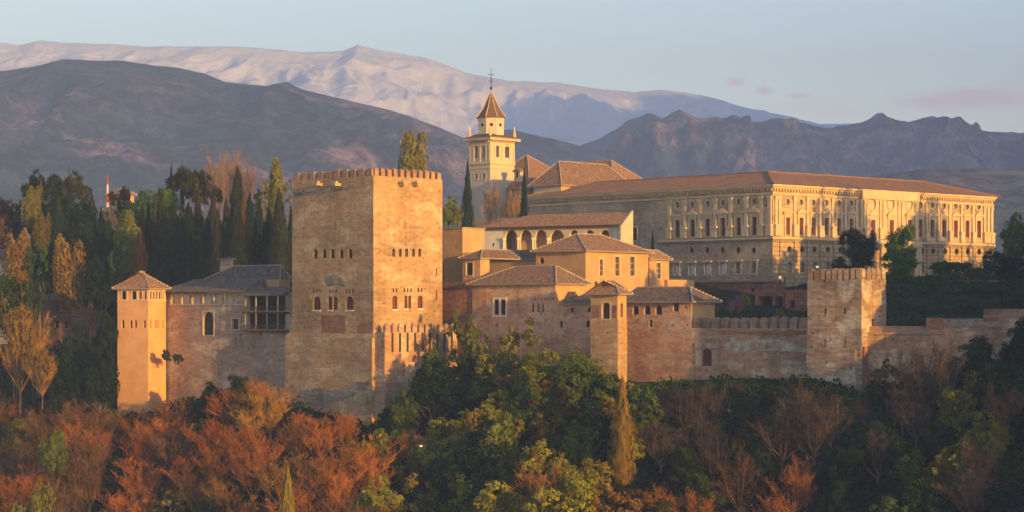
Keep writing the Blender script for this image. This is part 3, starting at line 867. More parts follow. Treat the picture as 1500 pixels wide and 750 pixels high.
shell(t, B, -22, zt_, M['leftwall'], 'back_wall', 'RBbT')
o, holes, wins = panel(t, B, 'L', -22, zt_, gal[:6] + lw, M['leftwall'], .4, name='wall')
for w, h in wins[:6]:
    w.data.materials[0] = M['palepl']; w.name = 'blind_arch'
mb = MB()
ug0, _ = B.uz('L', 362, 430); ug1, _ = B.uz('L', 246, 430)
for k in range(8):
    u = ug0 + (ug1 - ug0) * k / 7.4
    mb.obox(p, d, n, u - .12, u + .12, 0, .14, B.uz('L', 300, 446)[1], B.uz('L', 300, 430)[1])
mb.obox(p, d, n, ug0, ug1, 0, .18, B.uz('L', 300, 447)[1], B.uz('L', 300, 445.6)[1])
mb.build('gallery_posts', M['palepl'], t)
# two-storey timber balcony beside the great tower
ub0, _ = B.uz('L', 424, 430); ub1, zq = B.uz('L', 363.5, 430)
mb = MB()
zf1 = B.uz('L', 390, 457)[1]; zf0 = B.uz('L', 390, 484)[1]; zf2 = B.uz('L', 390, 433)[1]
for z in (zf0, zf1): mb.obox(p, d, n, ub0, ub1, -.3, 1.3, z - .22, z)
for z in (zf0, zf1):
    mb.obox(p, d, n, ub0, ub1, 1.15, 1.25, z + .8, z + .92)
    k = ub0
    while k < ub1: mb.obox(p, d, n, k, k + .06, 1.17, 1.23, z, z + .8); k += .45
mb.build('balcony', M['wood'], t)
for x in (366, 382, 398, 414):
    u, _ = B.uz('L', x, 440)
    for za, zb2 in ((zf0, zf1), (zf1, zf2)):
        mb = MB(); mb.obox(p, d, n, u - .1, u + .1, 1.0, 1.2, za, zb2); mb.build('post', M['palepl'] if x > 370 and za == zf1 else M['trim_dark'], t)
rb = [B.uz('L', 424, 421)[0], B.uz('L', 362, 421)[0]]
mb = MB()
zr_, ze_ = B.uz('L', 390, 420.5)[1], B.uz('L', 390, 432)[1]
def wp(u, o_, z): return (p[0] + d[0] * u + n[0] * o_, p[1] + d[1] * u + n[1] * o_, z)
mb.poly([wp(rb[0], 1.7, ze_), wp(rb[1] + .4, 1.7, ze_), wp(rb[1] - .6, -1.4, zr_), wp(rb[0], -1.4, zr_)])
mb.poly([wp(rb[0], 1.7, ze_ - .15), wp(rb[1] + .4, 1.7, ze_ - .15), wp(rb[1] - .6, -1.4, zr_ - .15), wp(rb[0], -1.4, zr_ - .15)])
mb.poly([wp(rb[0], 1.7, ze_ - .15), wp(rb[1] + .4, 1.7, ze_ - .15), wp(rb[1] + .4, 1.7, ze_), wp(rb[0], 1.7, ze_)])
mb.build('balcony_roof', M['roof_grey'], t)
ra = B.uz('L', 363, 424)[0]; rb2 = B.wL + .6
mb = MB()
ze_ = B.uz('L', 300, 426.5)[1]; zr_ = ze_ + 2.3
mb.poly([wp(ra, .9, ze_), wp(rb2, .9, ze_), wp(rb2 - 3.0, -5, zr_), wp(ra + 1.5, -5, zr_)])
mb.poly([wp(ra, .9, ze_ - .2), wp(rb2, .9, ze_ - .2), wp(rb2, .9, ze_), wp(ra, .9, ze_)])
mb.poly([wp(ra, .9, ze_ - .2), wp(rb2, .9, ze_ - .2), wp(rb2, -.5, ze_ - .2), wp(ra, -.5, ze_ - .2)])
mb.poly([wp(ra, .9, ze_), wp(ra + 1.5, -5, zr_), wp(ra, -5, zt_), wp(ra, .4, zt_)])
mb.build('gallery_roof', M['roof_grey'], t)
# taller range behind
B2 = Blk(410, 408, 50, 302, 420)
t = thing('upper_hall', 'dark tiled hall with a square chimney turret rising behind the left palace wing', 'hall', B2.base(0))
body(t, B2, -6, B2.z(411), [(330, 334, 413, 416, 'r', 'dark')], [], M['palepl'], .3, M['ochre'])
roof(t, B2, B2.z(411), B2.z(388.5), 'L', 1.5, 7.5, .9, M['roof_grey'])
B2b = Blk(409, 398, 48, 364, 425)
t = thing('ochre_block', 'small ochre walled block above the timber balcony', 'building', B2b.base(0))
body(t, B2b, -6, B2b.z(409.5), [], [], M['ochre'], .3)
B3 = Blk(337, 424, 50, 322, 342)
t = thing('chimney_turret', 'square pale chimney turret with small cap on the dark tiled hall roof', 'chimney', B3.base(B3.z(396)))
body(t, B3, B3.z(397), B3.z(378), [], [], M['leftwall'], .2)
roof(t, B3, B3.z(378.5), B3.z(375), 'R', over=.4, mat=M['roof_grey'], ridge=False)
B3 = Blk(405, 455, 50, 387, 412)
t = thing('small_house', 'small orange house with tiled roof among the cypresses left of the great tower', 'house', B3.base(5))
body(t, B3, 2, B3.z(380), [(391, 394, 383, 388, 'r', 'dark'), (398, 401, 383, 388, 'r', 'dark')], [], M['ochre'], .2)
roof(t, B3, B3.z(380), B3.z(371), 'L', over=.5, mat=M['roof_warm'])
B3 = Blk(383, 460, 50, 373, 388)
t = thing('grey_shed', 'grey gabled shed left of the small orange house', 'shed', B3.base(5))
body(t, B3, 2, B3.z(380), [], [], M['leftwall'], .2)
roof(t, B3, B3.z(380), B3.z(369), 'R', 0, 0, .3, M['roof_grey'], ridge=False)

# ------------------------------------------------------------ houses on the far left
def house(pxn, Y, th, pxL, pxR, ytop, yeave, zb2, label, mat, rmat, wl=(), wr=(), axis='L', name='house', over=.6, i0=None, i1=None, zroof=True):
    b2 = Blk(pxn, Y, th, pxL, pxR)
    o = thing(name, label, 'house' if name == 'house' else name.replace('_', ' '), b2.base(zb2))
    body(o, b2, zb2, b2.z(yeave), list(wl), list(wr), mat, .3)
    if rmat: roof(o, b2, b2.z(yeave), b2.z(ytop), axis, i0, i1, over, rmat)
    return o, b2
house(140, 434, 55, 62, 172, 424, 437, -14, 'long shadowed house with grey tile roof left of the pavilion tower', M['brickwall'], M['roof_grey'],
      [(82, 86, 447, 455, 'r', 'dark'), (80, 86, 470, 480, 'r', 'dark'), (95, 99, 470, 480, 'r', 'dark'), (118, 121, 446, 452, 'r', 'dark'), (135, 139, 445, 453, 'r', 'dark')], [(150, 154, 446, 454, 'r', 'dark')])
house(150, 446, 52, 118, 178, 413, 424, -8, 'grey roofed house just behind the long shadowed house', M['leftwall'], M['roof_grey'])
house(12, 430, 50, -25, 22, 366, 383, -6, 'whitish house with grey roof cut by the left edge', M['palepl'], M['roof_grey'], [(2, 6, 388, 394, 'r', 'dark')])
house(176, 505, 50, 160, 196, 275, 284, 5, 'brown roofed house half hidden behind the cedar on the hill', M['pinkplaster'], M['roof_warm'], [(165, 168, 287, 291, 'r', 'dark')])
house(160, 500, 50, 150, 170, 303, 309, 5, 'sunlit house front seen between the hilltop trees', M['ochre'], M['roof_warm'], [(155, 158, 312, 317, 'r', 'dark')])
house(12, 560, 50, -10, 18, 298, 302, 5, 'low pale house on the rise at the left edge', M['palepl'], M['roof_warm'])

# ------------------------------------------------------------ halls in the middle
B = Blk(677.5, 392, 50, 650, 709.5)
t = thing('flat_topped_tower', 'plain ochre flat topped tower immediately right of the great tower', 'tower', B.base(-12))
body(t, B, -14, B.z(334.5), [], [], M['ochre'], .3, None)
mb = MB()
for face, w_ in (('L', B.wL), ('R', B.wR)):
    p, d, n = B.fr(face); mb.obox(p, d, n, -.15, w_ + .15, -.02, .17, B.z(335), B.z(332.6))
mb.build('coping', M['trim_dark'], t)
B = Blk(692, 384, 50, 645, 700)
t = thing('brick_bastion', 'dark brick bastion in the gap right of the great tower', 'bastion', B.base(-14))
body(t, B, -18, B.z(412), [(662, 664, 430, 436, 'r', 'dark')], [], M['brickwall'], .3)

B = Blk(703.5, 386, 50, 678, 717)
t = thing('low_roofed_house', 'low house with shuttered window under the white walled arcade', 'house', B.base(-8))
body(t, B, -12, B.z(377), [(683, 692.5, 385, 403, 'r', 'wood', 'frame')], [], M['pinkplaster'], .3, M['ochre'])
roof(t, B, B.z(377.5), B.z(364.5), 'R', 3.5, 0, .6, M['roof_brown'], rng_ab=(0, B.wR + 7, 0, B.wL))
B = Blk(790, 398, 50, 712, 800)
t = thing('connecting_range', 'narrow ochre range with grey tiles below the arcade columns', 'range', B.base(-4))
body(t, B, -8, B.z(378), [], [], M['ochre'], .3)
roof(t, B, B.z(378.5), B.z(365), 'L', 1, 0, .5, M['roof_grey'], ridge=False)

# arcade hall with the long roof
B = Blk(910, 412, 58, 709, 924)
t = thing('arcade_hall', 'long hall with open arcade of round arches under one long tiled roof', 'hall', B.base(2))
ar = [(739.3, 757.3), (761.3, 778.8), (783.3, 801), (805.3, 826.5), (834, 847.5), (857, 870.5), (879, 892.5)]
zE = B.z(328)
shell(t, B, -2, zE, M['ochre'], 'back_wall', 'BbT')
uA = B.uz('L', 737.5, 340)[0]; uB = B.uz('L', 899, 340)[0]
specs = [(a, b2, 337, 372 if i < 4 else 366, 'a', 'open') for i, (a, b2) in enumerate(ar)]
panel(t, B, 'L', -2, zE, specs, M['palepl'], .6, name='arcade', u0=uB, u1=uA)
p, d, n = B.fr('L')
mb = MB(); mb.obox(p, d, n, uB - .2, uA + .2, -3.4, -3.2, -2, zE - .01); mb.build('gallery_back', M['pinkplaster'], t)
panel(t, B, 'L', -2, zE, [(720.5, 723.5, 356, 361, 'r', 'dark')], M['white'], .3, name='wall', u0=uA, u1=B.wL)
panel(t, B, 'L', -2, zE, [], M['white'], .3, name='wall', u0=0, u1=uB)
panel(t, B, 'R', -2, zE, [], M['palepl'], .3, name='wall')
for i in range(4):
    x = (ar[i][0] + (ar[i - 1][1] if i else ar[i][0] - 2)) / 2
    u, zc = B.uz('L', x, 350); _, zl = B.uz('L', x, 371)
    mb = MB(); mb.lathe((p[0] + d[0] * u + n[0] * .15, p[1] + d[1] * u + n[1] * .15, zl), [(.3, 0), (.18, .25), (.16, zc - zl - .4), (.36, zc - zl - .05), (.36, zc - zl + .2)], 8)
    mb.build('column', M['white'], t)
mb = MB()
e0, e1 = -.2, B.wL + 1.3
zR = B.z(309.5) + .0
mb.poly([wp(e0, .9, zE - .1), wp(e1, .9, zE - .1), wp(e1 - 9.5, -3.4, zR), wp(e0, -3.4, zR)])
mb.poly([wp(e1, .9, zE - .1), wp(e1, -3.4, zE - .1), wp(e1 - 9.5, -3.4, zR)])
mb.poly([wp(e0, -3.4, zR), wp(e1 - 9.5, -3.4, zR), wp(e1, -3.41, zE), wp(e0, -3.41, zE)])
mb.poly([wp(e0, .9, zE - .1), wp(e1, .9, zE - .1), wp(e1, .9, zE - .4), wp(e0, .9, zE - .4)], 1)
mb.poly([wp(e0, .9, zE - .4), wp(e1, .9, zE - .4), wp(e1, 0, zE - .4), wp(e0, 0, zE - .4)], 1)
mb.build('roof', [M['roof_warm'], M['wood']], t)
mb = MB()                                                    # sunlit white gable end
mb.box(wp(-.25, 1.0, -2), Vector(wp(-.25, -3.4, -2)) - Vector(wp(-.25, 1, -2)), Vector((-d[0] * .35, -d[1] * .35, 0)), (0, 0, zE + 2 - .4))
mb.poly([wp(-.6, 1.0, zE - .4), wp(-.6, -3.4, zR + .3), wp(-.6, -3.4, zE - .4)]); mb.poly([wp(-.25, 1.0, zE - .4), wp(-.25, -3.4, zR + .3), wp(-.25, -3.4, zE - .4)])
mb.poly([wp(-.6, 1.0, zE - .4), wp(-.6, -3.4, zR + .3), wp(-.25, -3.4, zR + .3), wp(-.25, 1.0, zE - .4)])
mb.build('gable', M['palepl'], t)

# large ochre house
B = Blk(857.8, 390, 50, 785, 949.6)
t = thing('ochre_mansion', 'large ochre mansion with hipped roof and three tall windows in the sun', 'mansion', B.base(-6))
body(t, B, -10, B.z(366), [(790, 797, 377, 387, 'o', 'dim')],
     [(877.6, 883, 380, 404, 'r', 'bars', 'frame'), (900, 907.2, 376, 404, 'r', 'bars', 'frame'), (922, 929.4, 376, 404, 'r', 'bars', 'frame'), (870.8, 875.8, 412, 422, 'a', 'dim')], M['ochre'], .35)
roof(t, B, B.z(366.8), B.z(340.5), 'R', 5.4, 7.5, .8, M['roof_warm'])
B = Blk(951, 406, 50, 936, 980)
t = thing('mansion_annex', 'lower annex at the right end of the ochre mansion with one barred window', 'annex', B.base(-4))
body(t, B, -8, B.z(378.5), [], [(961, 967.5, 385, 408, 'r', 'bars', 'frame')], M['ochre'], .3)
roof(t, B, B.z(379), B.z(366), 'R', 0, 2.6, .6, M['roof_warm'])
B = Blk(978, 409, 50, 955, 1017)
t = thing('low_ochre_building', 'low flat ochre building below the palace terrace', 'building', B.base(-4))
body(t, B, -8, B.z(409.5), [], [], M['ochre'], .3)

# hall with paired white window above the trees
B = Blk(813.6, 372, 50, 692, 858)
t = thing('brick_hall', 'rosy brick hall with white paired window and a row of four narrow windows', 'hall', B.base(-12))
four = [(779, 782.2, 445, 457, 'a', 'bars'), (786.5, 790.5, 445, 457, 'a', 'bars'), (795.5, 800.5, 445, 457, 'a', 'bars'), (804, 809.2, 445, 457, 'a', 'bars')]
tiny = [(x, x + 1.6, 436, 440.5, 'r', 'dark') for x in (779.5, 783.3, 788, 792, 797, 800.5, 804.5, 808)]
body(t, B, -16, B.z(414.5), [(723.6, 731.2, 439.5, 461, 'r', 'dark'), (733.2, 741, 439.5, 461, 'r', 'dark'), (727, 729.5, 473, 480, 'r', 'dark'), (705, 707, 441, 447, 'r', 'dim'), (709, 711, 441, 447, 'r', 'dim'), (756, 758, 441, 443, 'r', 'dim')] + four + tiny, [], M['hallstone'], .35, M['ochre'])
roof(t, B, B.z(415), B.z(388.5), 'L', 4.0, 7.0, .8, M['roof_brown'])
p, d, n = B.fr('L')
mb = MB()
u0_, z0_ = B.uz('L', 742.5, 462); u1_, z1_ = B.uz('L', 722.3, 438)
um = B.uz('L', 732.2, 450)[0]
for a, b2 in ((u0_, u0_ + .22), (u1_ - .22, u1_), (um - .13, um + .13)): mb.obox(p, d, n, a, b2, 0, .12, z0_, z1_)
mb.obox(p, d, n, u0_, u1_, 0, .14, z1_, z1_ + .25); mb.obox(p, d, n, u0_, u1_, 0, .2, z0_ - .25, z0_)
mb.build('window_surround', M['white'], t)
# lower annexes
B = Blk(869, 366, 50, 797, 880)
t = thing('lean_to_annex', 'lower brick annex with small grey roof between the brick hall and the lookout tower', 'annex', B.base(-12))
body(t, B, -16, B.z(444), [(836, 840, 451, 457.5, 'r', 'dark'), (820, 824, 470, 480, 'r', 'dark'), (859, 864, 470, 479, 'r', 'dark'), (861, 865, 450, 457, 'r', 'dark')], [], M['hallstone'], .3)
uC = B.uz('L', 824, 440)[0]
roof(t, B, B.z(444.3), B.z(427), 'L', .6, 3.2, .35, M['roof_grey'], rng_ab=(0, 4.5, 0, uC), ridge=False, mid=.75)
B4 = Blk(838, 373, 50, 816, 846)
t = thing('stair_hood', 'tiny sloping grey roof tucked against the brick hall corner', 'annex', B4.base(-6))
body(t, B4, -8, B4.z(437), [], [], M['ochre'], .2)
roof(t, B4, B4.z(437), B4.z(427), 'L', 0.2, 2.0, .3, M['roof_grey'], ridge=False)

# lookout tower
B = Blk(904.8, 358, 52, 865.4, 917.6)
t = thing('lookout_tower', 'small tower with low pyramid roof and one tall open arch over pale masonry', 'tower', B.base(-12))
body(t, B, -16, B.z(430), [(882, 893.5, 443.5, 467, 'a', 'dim', 'frame')], [(908.8, 912.8, 444, 465, 'a', 'dim')], M['ochre'], .6)
roof(t, B, B.z(430), B.z(410.5), 'R', over=.85, mat=M['roof_warm'])
mb = MB()
for face, w_ in (('L', B.wL), ('R', B.wR)):
    p, d, n = B.fr(face); mb.obox(p, d, n, -.1 if face == 'L' else 0, w_ + .02, 0, .12, -16, B.z(467.5))
mb.build('plinth', M['comares'], t)
p, d, n = B.fr('L')
for a, b2 in ((897, 903.5), (867, 878)):
    mb = MB(); ua, za = B.uz('L', a, 466); ub, zb2 = B.uz('L', b2, 447); mb.obox(p, d, n, min(ua, ub), max(ua, ub), 0, .06, za, zb2)
    mb.build('brick_panel', M['brickwall'], t)

# long house right of it
B = Blk(1013, 365, 50, 914, 1047)
t = thing('long_palace_house', 'long house with grey tile roof, three small arches and white wall patches', 'house', B.base(-11))
body(t, B, -16, B.z(441), [(926.7, 935.6, 448, 461, 'a', 'dim'), (943.5, 953, 447.5, 461, 'a', 'dim'), (960, 969.5, 447, 461, 'a', 'dim'), (986, 994.5, 444, 456, 'r', 'wood'),
     (951, 955.5, 468.5, 479, 'r', 'dark'), (984.5, 986.5, 475, 478, 'r', 'dark'), (1006, 1008, 475, 478, 'r', 'dark'), (1003, 1005, 448, 452, 'r', 'dark')], [], M['hallstone'], .4, M['ochre'])
roof(t, B, B.z(441.3), B.z(420), 'L', 3.5, 1.0, .9, M['roof_grey'])
p, d, n = B.fr('L')
for (a, y0, b2, y1) in ((925, 467, 936, 474), (924, 477, 935, 488), (942, 469, 949, 484), (978, 468, 991, 473), (978, 473, 983, 487), (988, 474, 991, 486), (1002, 483, 1011, 488)):
    patch(B, 'L', [(a, y0), (b2, y0), (b2, y1), (a, y1)], M['render'], 'plaster_patch', t, .02, .14)
LONG = B

# crenellated curtain wall with a small gate
p0 = B.A.copy(); dd = -B.dL; nn = -B.dR
k = (1183.5 - 750) / F
Lw = (k * p0.y - p0.x) / (dd.x - k * dd.y)
class Line:      # a straight wall seen from outside
    def __init__(s, p, d, n): s.A, s.d, s.n = p, d, n
    def uz(s, px, py):
        k = (px - 750) / F; t_ = (k * s.A.y - s.A.x) / (s.d.x - k * s.d.y)
        return t_, (HY - py) / F * (s.A.y + s.d.y * t_)
LN = Line(p0, dd, nn)
t = thing('battlemented_wall', 'battlemented red and pale rampart with a small gate left of the ruined tower', 'rampart', (p0.x + 8, p0.y - 6, -12))
zt_ = LN.uz(1100, 481)[1]
mb = MB()
def lh(a, b2, y0, y1, s_='r', kind='dark'):
    ua, _ = LN.uz(a, y0); ub, _ = LN.uz(b2, y0); m_ = (a + b2) / 2
    return (ua, ub, LN.uz(m_, y1)[1], LN.uz(m_, y0)[1], s_, kind)
door = lh(1028, 1042.3, 511, 536, 'a', 'maroon')
face_grid(mb, p0, dd, nn, 0, Lw, -18, zt_, [door], .4)
mb.poly([(p0.x, p0.y, zt_), (p0.x + dd.x * Lw, p0.y + dd.y * Lw, zt_), (p0.x + dd.x * Lw - nn.x * 1.4, p0.y + dd.y * Lw - nn.y * 1.4, zt_), (p0.x - nn.x * 1.4, p0.y - nn.y * 1.4, zt_)])
mb.obox(p0, dd, nn, 0, Lw, -1.5, -1.4, -18, zt_)
mb.build('wall', M['rampart'], t)
window_part(t, p0, dd, nn, door, 'maroon', .4, 0, 'door')
mb = MB()
for (a, b2, y0, y1) in ((1019, 1027, 513, 538), (1043.5, 1051, 513, 538), (1018, 1052, 501.5, 510)):
    h = lh(a, b2, y0, y1); mb.obox(p0, dd, nn, h[0], h[1], 0, .1, h[2], h[3])
mb.build('door_surround', M['render'], t)
patch(LN, None, [(1060, 505), (1075, 499), (1100, 498), (1140, 496), (1152, 500), (1182, 511), (1182, 516), (1160, 515), (1140, 513), (1100, 514), (1078, 517), (1062, 514)], M['render'], 'render_patch', t, .03, .22)
patch(LN, None, [(1054, 484), (1182, 484), (1182, 490), (1120, 493), (1090, 488), (1054, 492)], M['repair'], 'brick_course', t, .025, .2)
merlons(t, p0, dd, nn, Lw, 12, LN.uz(1100, 463.5)[1] - zt_, zt_, M['merlon_grey'], 1.0, .76, .35, rounded=True)

# ------------------------------------------------------------ ruined square tower on the right
B = Blk(1262, 340, 50, 1182.7, 1298)
RT = B
t = thing('ruined_tower', 'weathered square tower with crumbling courses and worn merlons on the right', 'tower', B.base(-13))
body(t, B, -16, B.z(409), [(1207, 1210.4, 452, 460.5, 'r', 'dark'), (1235.6, 1239.2, 452, 460.5, 'r', 'dark'), (1207.5, 1209.5, 497, 509, 'r', 'dark'), (1236.5, 1238.3, 498, 509, 'r', 'dark'), (1221, 1222.5, 425, 428, 'r', 'dark')],
     [(1276.6, 1280.4, 467, 478, 'a', 'dark')], M['righttower'], .45)
hM = B.z(392.5) - B.z(409)
merlons(t, B.A, B.dL, -B.dR, B.wL, 9, hM, B.z(409), M['rampart'], .8, .78, .2, rounded=True)
merlons(t, B.A, B.dR, -B.dL, B.wR, 5, hM, B.z(409), M['righttower'], .8, .8, .2, rounded=True)
p, d, n = B.fr('L')
mb = MB()
zq = B.uz('L', 1220, 512)[1]
mb.obox(p, d, n, .9, B.wL + .02, 0, .25, -16, zq)
mb.build('plinth', M['righttower'], t)
mb = MB(); p, d, n = B.fr('R')                    # red earth scar where a cross wall broke off
zs = [B.uz('R', 1266, y)[1] for y in (507, 520, 545)]
mb.obox(p, d, n, .2, 1.7, .0, .5, -16, B.uz('R', 1264, 540)[1]); mb.obox(p, d, n, .2, 1.2, .0, .4, -16, B.uz('R', 1264, 508)[1])
mb.build('broken_buttress', M['brickwall'], t)

# stepped wall running out to the right
mb = MB()
p0 = B.pt(1.9, -.02, 0); p0 = Vector((p0.x, p0.y)); dd = Vector((.955, -.297)); nn = Vector((-.297, -.955))
LG = Line(p0, dd, nn)
t = thing('stepped_wall', 'long stepped boundary wall with stone coping right of the ruined tower', 'wall', (p0.x + 12, p0.y - 4, -10))
segs = [(1272, 1357, 490), (1357, 1441, 479), (1441, 1560, 465)]
for i, (a, b2, y) in enumerate(segs):
    ua, _ = LG.uz(a, y); ub, zt_ = LG.uz(b2, y)
    mb = MB(); mb.obox(p0, dd, nn, ua, ub, -1.2, 0, -16, zt_); mb.build('wall', M['rampart'], t)
    mb = MB(); mb.obox(p0, dd, nn, ua - .05, ub + (2.6 if i < 2 else 0), -1.3, .22, zt_ + .003, zt_ + .32)
    mb.obox(p0, dd, nn, ua, ub, -1.25, -.35, zt_ + .323, zt_ + 1.25)
    mb.build('coping', M['merlon_grey'], t)
for a, y0, y1 in ((1357, 465.5, 483), (1441, 453, 471)):
    ua, z1 = LG.uz(a, y1); ub, z0 = LG.uz(a + 22, y0)
    mb = MB(); mb.obox(p0, dd, nn, ua, ub, -1.32, .06, z1, z0); mb.build('brick_pier', M['brickwall'], t)
ua, z1 = LG.uz(1297, 560); ub, z0 = LG.uz(1302, 492)
mb = MB(); mb.obox(p0, dd, nn, ua, ub, 0, .12, z1, z0); mb.build('drain_strip', M['merlon_grey'], t)

# ------------------------------------------------------------ terrace walls and ruins in the garden behind
B = Blk(1136, 420, 42.5, 1006, 1150)
t = thing('terrace_wall', 'brick terrace wall with dark openings at the foot of the big palace', 'retaining wall', B.base(1))
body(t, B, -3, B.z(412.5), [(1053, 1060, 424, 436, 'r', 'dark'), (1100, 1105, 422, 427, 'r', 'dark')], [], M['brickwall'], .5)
mb = MB(); p, d, n = B.fr('L'); mb.obox(p, d, n, -.3, B.wL + .3, -.5, .5, B.z(412.5), B.z(410.2)); mb.build('ledge', M['trim_dark'], t)
B = Blk(1182, 398, 42.5, 1150, 1200)
t = thing('ruined_wall', 'tumbled red brick ruin with dark recess beside the ruined tower', 'ruin', B.base(0))
body(t, B, -4, B.z(424), [(1156, 1164, 440, 452, 'r', 'dark')], [], M['brickwall'], .6)
B = Blk(1148, 404, 42.5, 1106, 1156)
t = thing('ruined_pavilion', 'low ruined wall on a stout pier in the terrace garden', 'ruin', B.base(0))
panel(t, B, 'L', -4, B.z(427), [(1112, 1131, 434, 470, 'r', 'dark'), (1136, 1146, 434, 470, 'r', 'dark')], M['brickwall'], 1.2, name='wall')
shell(t, B, -4, B.z(427), M['brickwall'], 'back_wall', 'RBbT')

# garden parapet above the ivy bank
mb = MB()
for x0, x1 in ((1300, 1560),):
    a = W(x0, 412, 402); b2 = W(x1, 412, 398)
    dv = b2 - a; dv.z = 0; L_ = dv.length; dv.normalize()
    mb.box((a.x, a.y, 3.5), dv * L_, (0, .6, 0), (0, 0, a.z - 3.5)); mb.box((a.x, a.y - .08, a.z), dv * L_, (0, .76, 0), (0, 0, .14))
o = mb.build('garden_parapet', M['brickwall'], None, (80, 400, 3)); tag(o, 'low garden parapet along the top of the ivy bank', 'parapet')

# ------------------------------------------------------------ the great Renaissance palace
B = Blk(1132, 430, 42.5, 772, 1455)
CH = B
t = thing('renaissance_palace', 'huge square Renaissance palace with pilasters, pedimented windows and roundels', 'palace', B.base(4))
z0 = 2.0; zm = B.z(349); zE = B.z(270)
uS = B.uz('L', 965, 350)[0]
def up(xs_, yA, yB, w, face, stylef, kind='red'):
    out = []
    for i, x in enumerate(xs_):
        out.append((x - w, x + w, yA(x), yB(x), 'r', kind, stylef(i)))
    return out
def lin(x0, y0, x1, y1): return lambda x: y0 + (y1 - y0) * (x - x0) / (x1 - x0)
lx = [992.7, 1014.7, 1036.9, 1059.4, 1082.3, 1105.3]
specs = up(lx, lin(992, 322.5, 1105, 317.5), lin(992, 347.5, 1105, 343.5), 3.6, 'L', lambda i: ('flat', 'ped')[i % 2])
specs += [(x - 3.1, x + 3.1, y - 5, y + 5, 'o', 'glass', 'ring') for x, y in zip(lx, (300.8, 299.8, 298.7, 297.3, 295.8, 294.8))]
specs += [(1120.5, 1123.5, 299, 303.5, 'r', 'dark')]
o, h, w = panel(t, B, 'L', zm, zE, specs, M['ashlar'], .45, name='facade', u1=uS)
o, h, w = panel(t, B, 'L', z0, zE, [(925.5, 933, 333, 352, 'r', 'wood', 'frame')], M['ashlar_old'], .4, name='facade', u0=uS)
lx2 = [1012.9, 1035.6, 1058, 1080.8, 1103.8]
specs = [(x - 3.2, x + 3.2, 362, 371.5, 'o', 'dim') for x in lx2]
specs += [(x - 3.7, x + 3.7, y, y + 15, 'r', k, 'lintel') for x, y, k in zip([991.2, 1013.5, 1036.3, 1058.8, 1081.3, 1104.3], [387.3, 387, 386.5, 386, 385.3, 384.7], ['pale_pane'] * 4 + ['glass'] * 2)]
panel(t, B, 'L', z0, zm, specs, M['ashlar_old'], .45, name='facade', u1=uS)
# right (west) face
rx = [1153.3, 1172.9, 1191, 1210, 1228.3, 1246.5]; rx3 = [1348, 1365, 1382, 1399, 1416, 1433]
rc = [1274, 1301, 1328]
yT = lin(1153, 318.5, 1433, 323.5); yB = lin(1153, 343.5, 1433, 348.3)
specs = up(rx + rx3, yT, yB, 2.9, 'R', lambda i: ('flat', 'ped')[i % 2])
yo = lin(1153, 296, 1433, 303)
specs += [(x - 3.1, x + 3.1, yo(x) - 4.6, yo(x) + 4.6, 'o', 'glass', 'ring') for x in rx + rx3]
o, h, w = panel(t, B, 'R', zm, zE, specs, M['ashlar'], .45, name='facade')
yo2 = lin(1153, 365, 1433, 369)
specs = [(x - 2.9, x + 2.9, yo2(x) - 4.6, yo2(x) + 4.6, 'o', 'dark') for x in [1156.5, 1175, 1193.5, 1213, 1231.5, 1249.5] + [1351, 1367.5, 1384.5, 1401.5, 1418, 1434.5]]
specs += [(x - 3.2, x + 3.2, 384, 399, 'r', 'glass') for x in [1157, 1175.5, 1194.5, 1213, 1231.5, 1249.5] + [1351, 1367.5, 1384.5, 1401.5, 1418, 1434.5]]
panel(t, B, 'R', z0, zm, specs, M['rustic'], .5, name='facade')
shell(t, B, z0, zE, M['ashlar_old'], 'back_wall', 'Bb')
# central bay
p, d, n = B.fr('R')
uc0 = B.uz('R', 1257.5, 300)[0]; uc1 = B.uz('R', 1341, 300)[0]
yc = lin(1274, 299, 1328, 300.5)
specs = [(x - 3.1, x + 3.1, 322.5, 346, 'r', 'red', 'seg') for x in rc]
specs += [(x - 4.6, x + 4.6, 291, 307.5, 'o', 'pale_pane', 'medal') for x in rc]
o, h, w = panel(t, B, 'R', zm, zE, specs, M['trim'], .3, off=.7, name='central_bay', u0=uc0, u1=uc1)
for ww, hh in w:
    if hh[5] == 'pale_pane': ww.name = 'relief_medallion'; ww.data.materials[0] = M['bellwall']; ww.data.materials[1] = M['trim']
mb = MB()
mb.obox(p, d, n, uc0, uc0 + .01, 0, .7, zm, zE); mb.obox(p, d, n, uc1 - .01, uc1, 0, .7, zm, zE)
mb.build('bay_return', M['trim'], t)
mb = MB(); mb.obox(p, d, n, uc0, uc1, 0.003, .9, z0, zm - .3); mb.build('portal_base', M['rustic'], t)
for x in (1262, 1287, 1314, 1337):
    for dx_ in (-2.2, 2.2):
        u, zz = B.uz('R', x + dx_, 404)
        c0 = (p[0] + d[0] * u + n[0] * 1.35, p[1] + d[1] * u + n[1] * 1.35, z0)
        mb = MB(); mb.lathe(c0, [(.6, 0), (.6, 2.2), (.48, 2.4), (.42, zm - z0 - 1.2), (.62, zm - z0 - .7), (.62, zm - z0 - .32)], 10); mb.build('column', M['trim'], t)
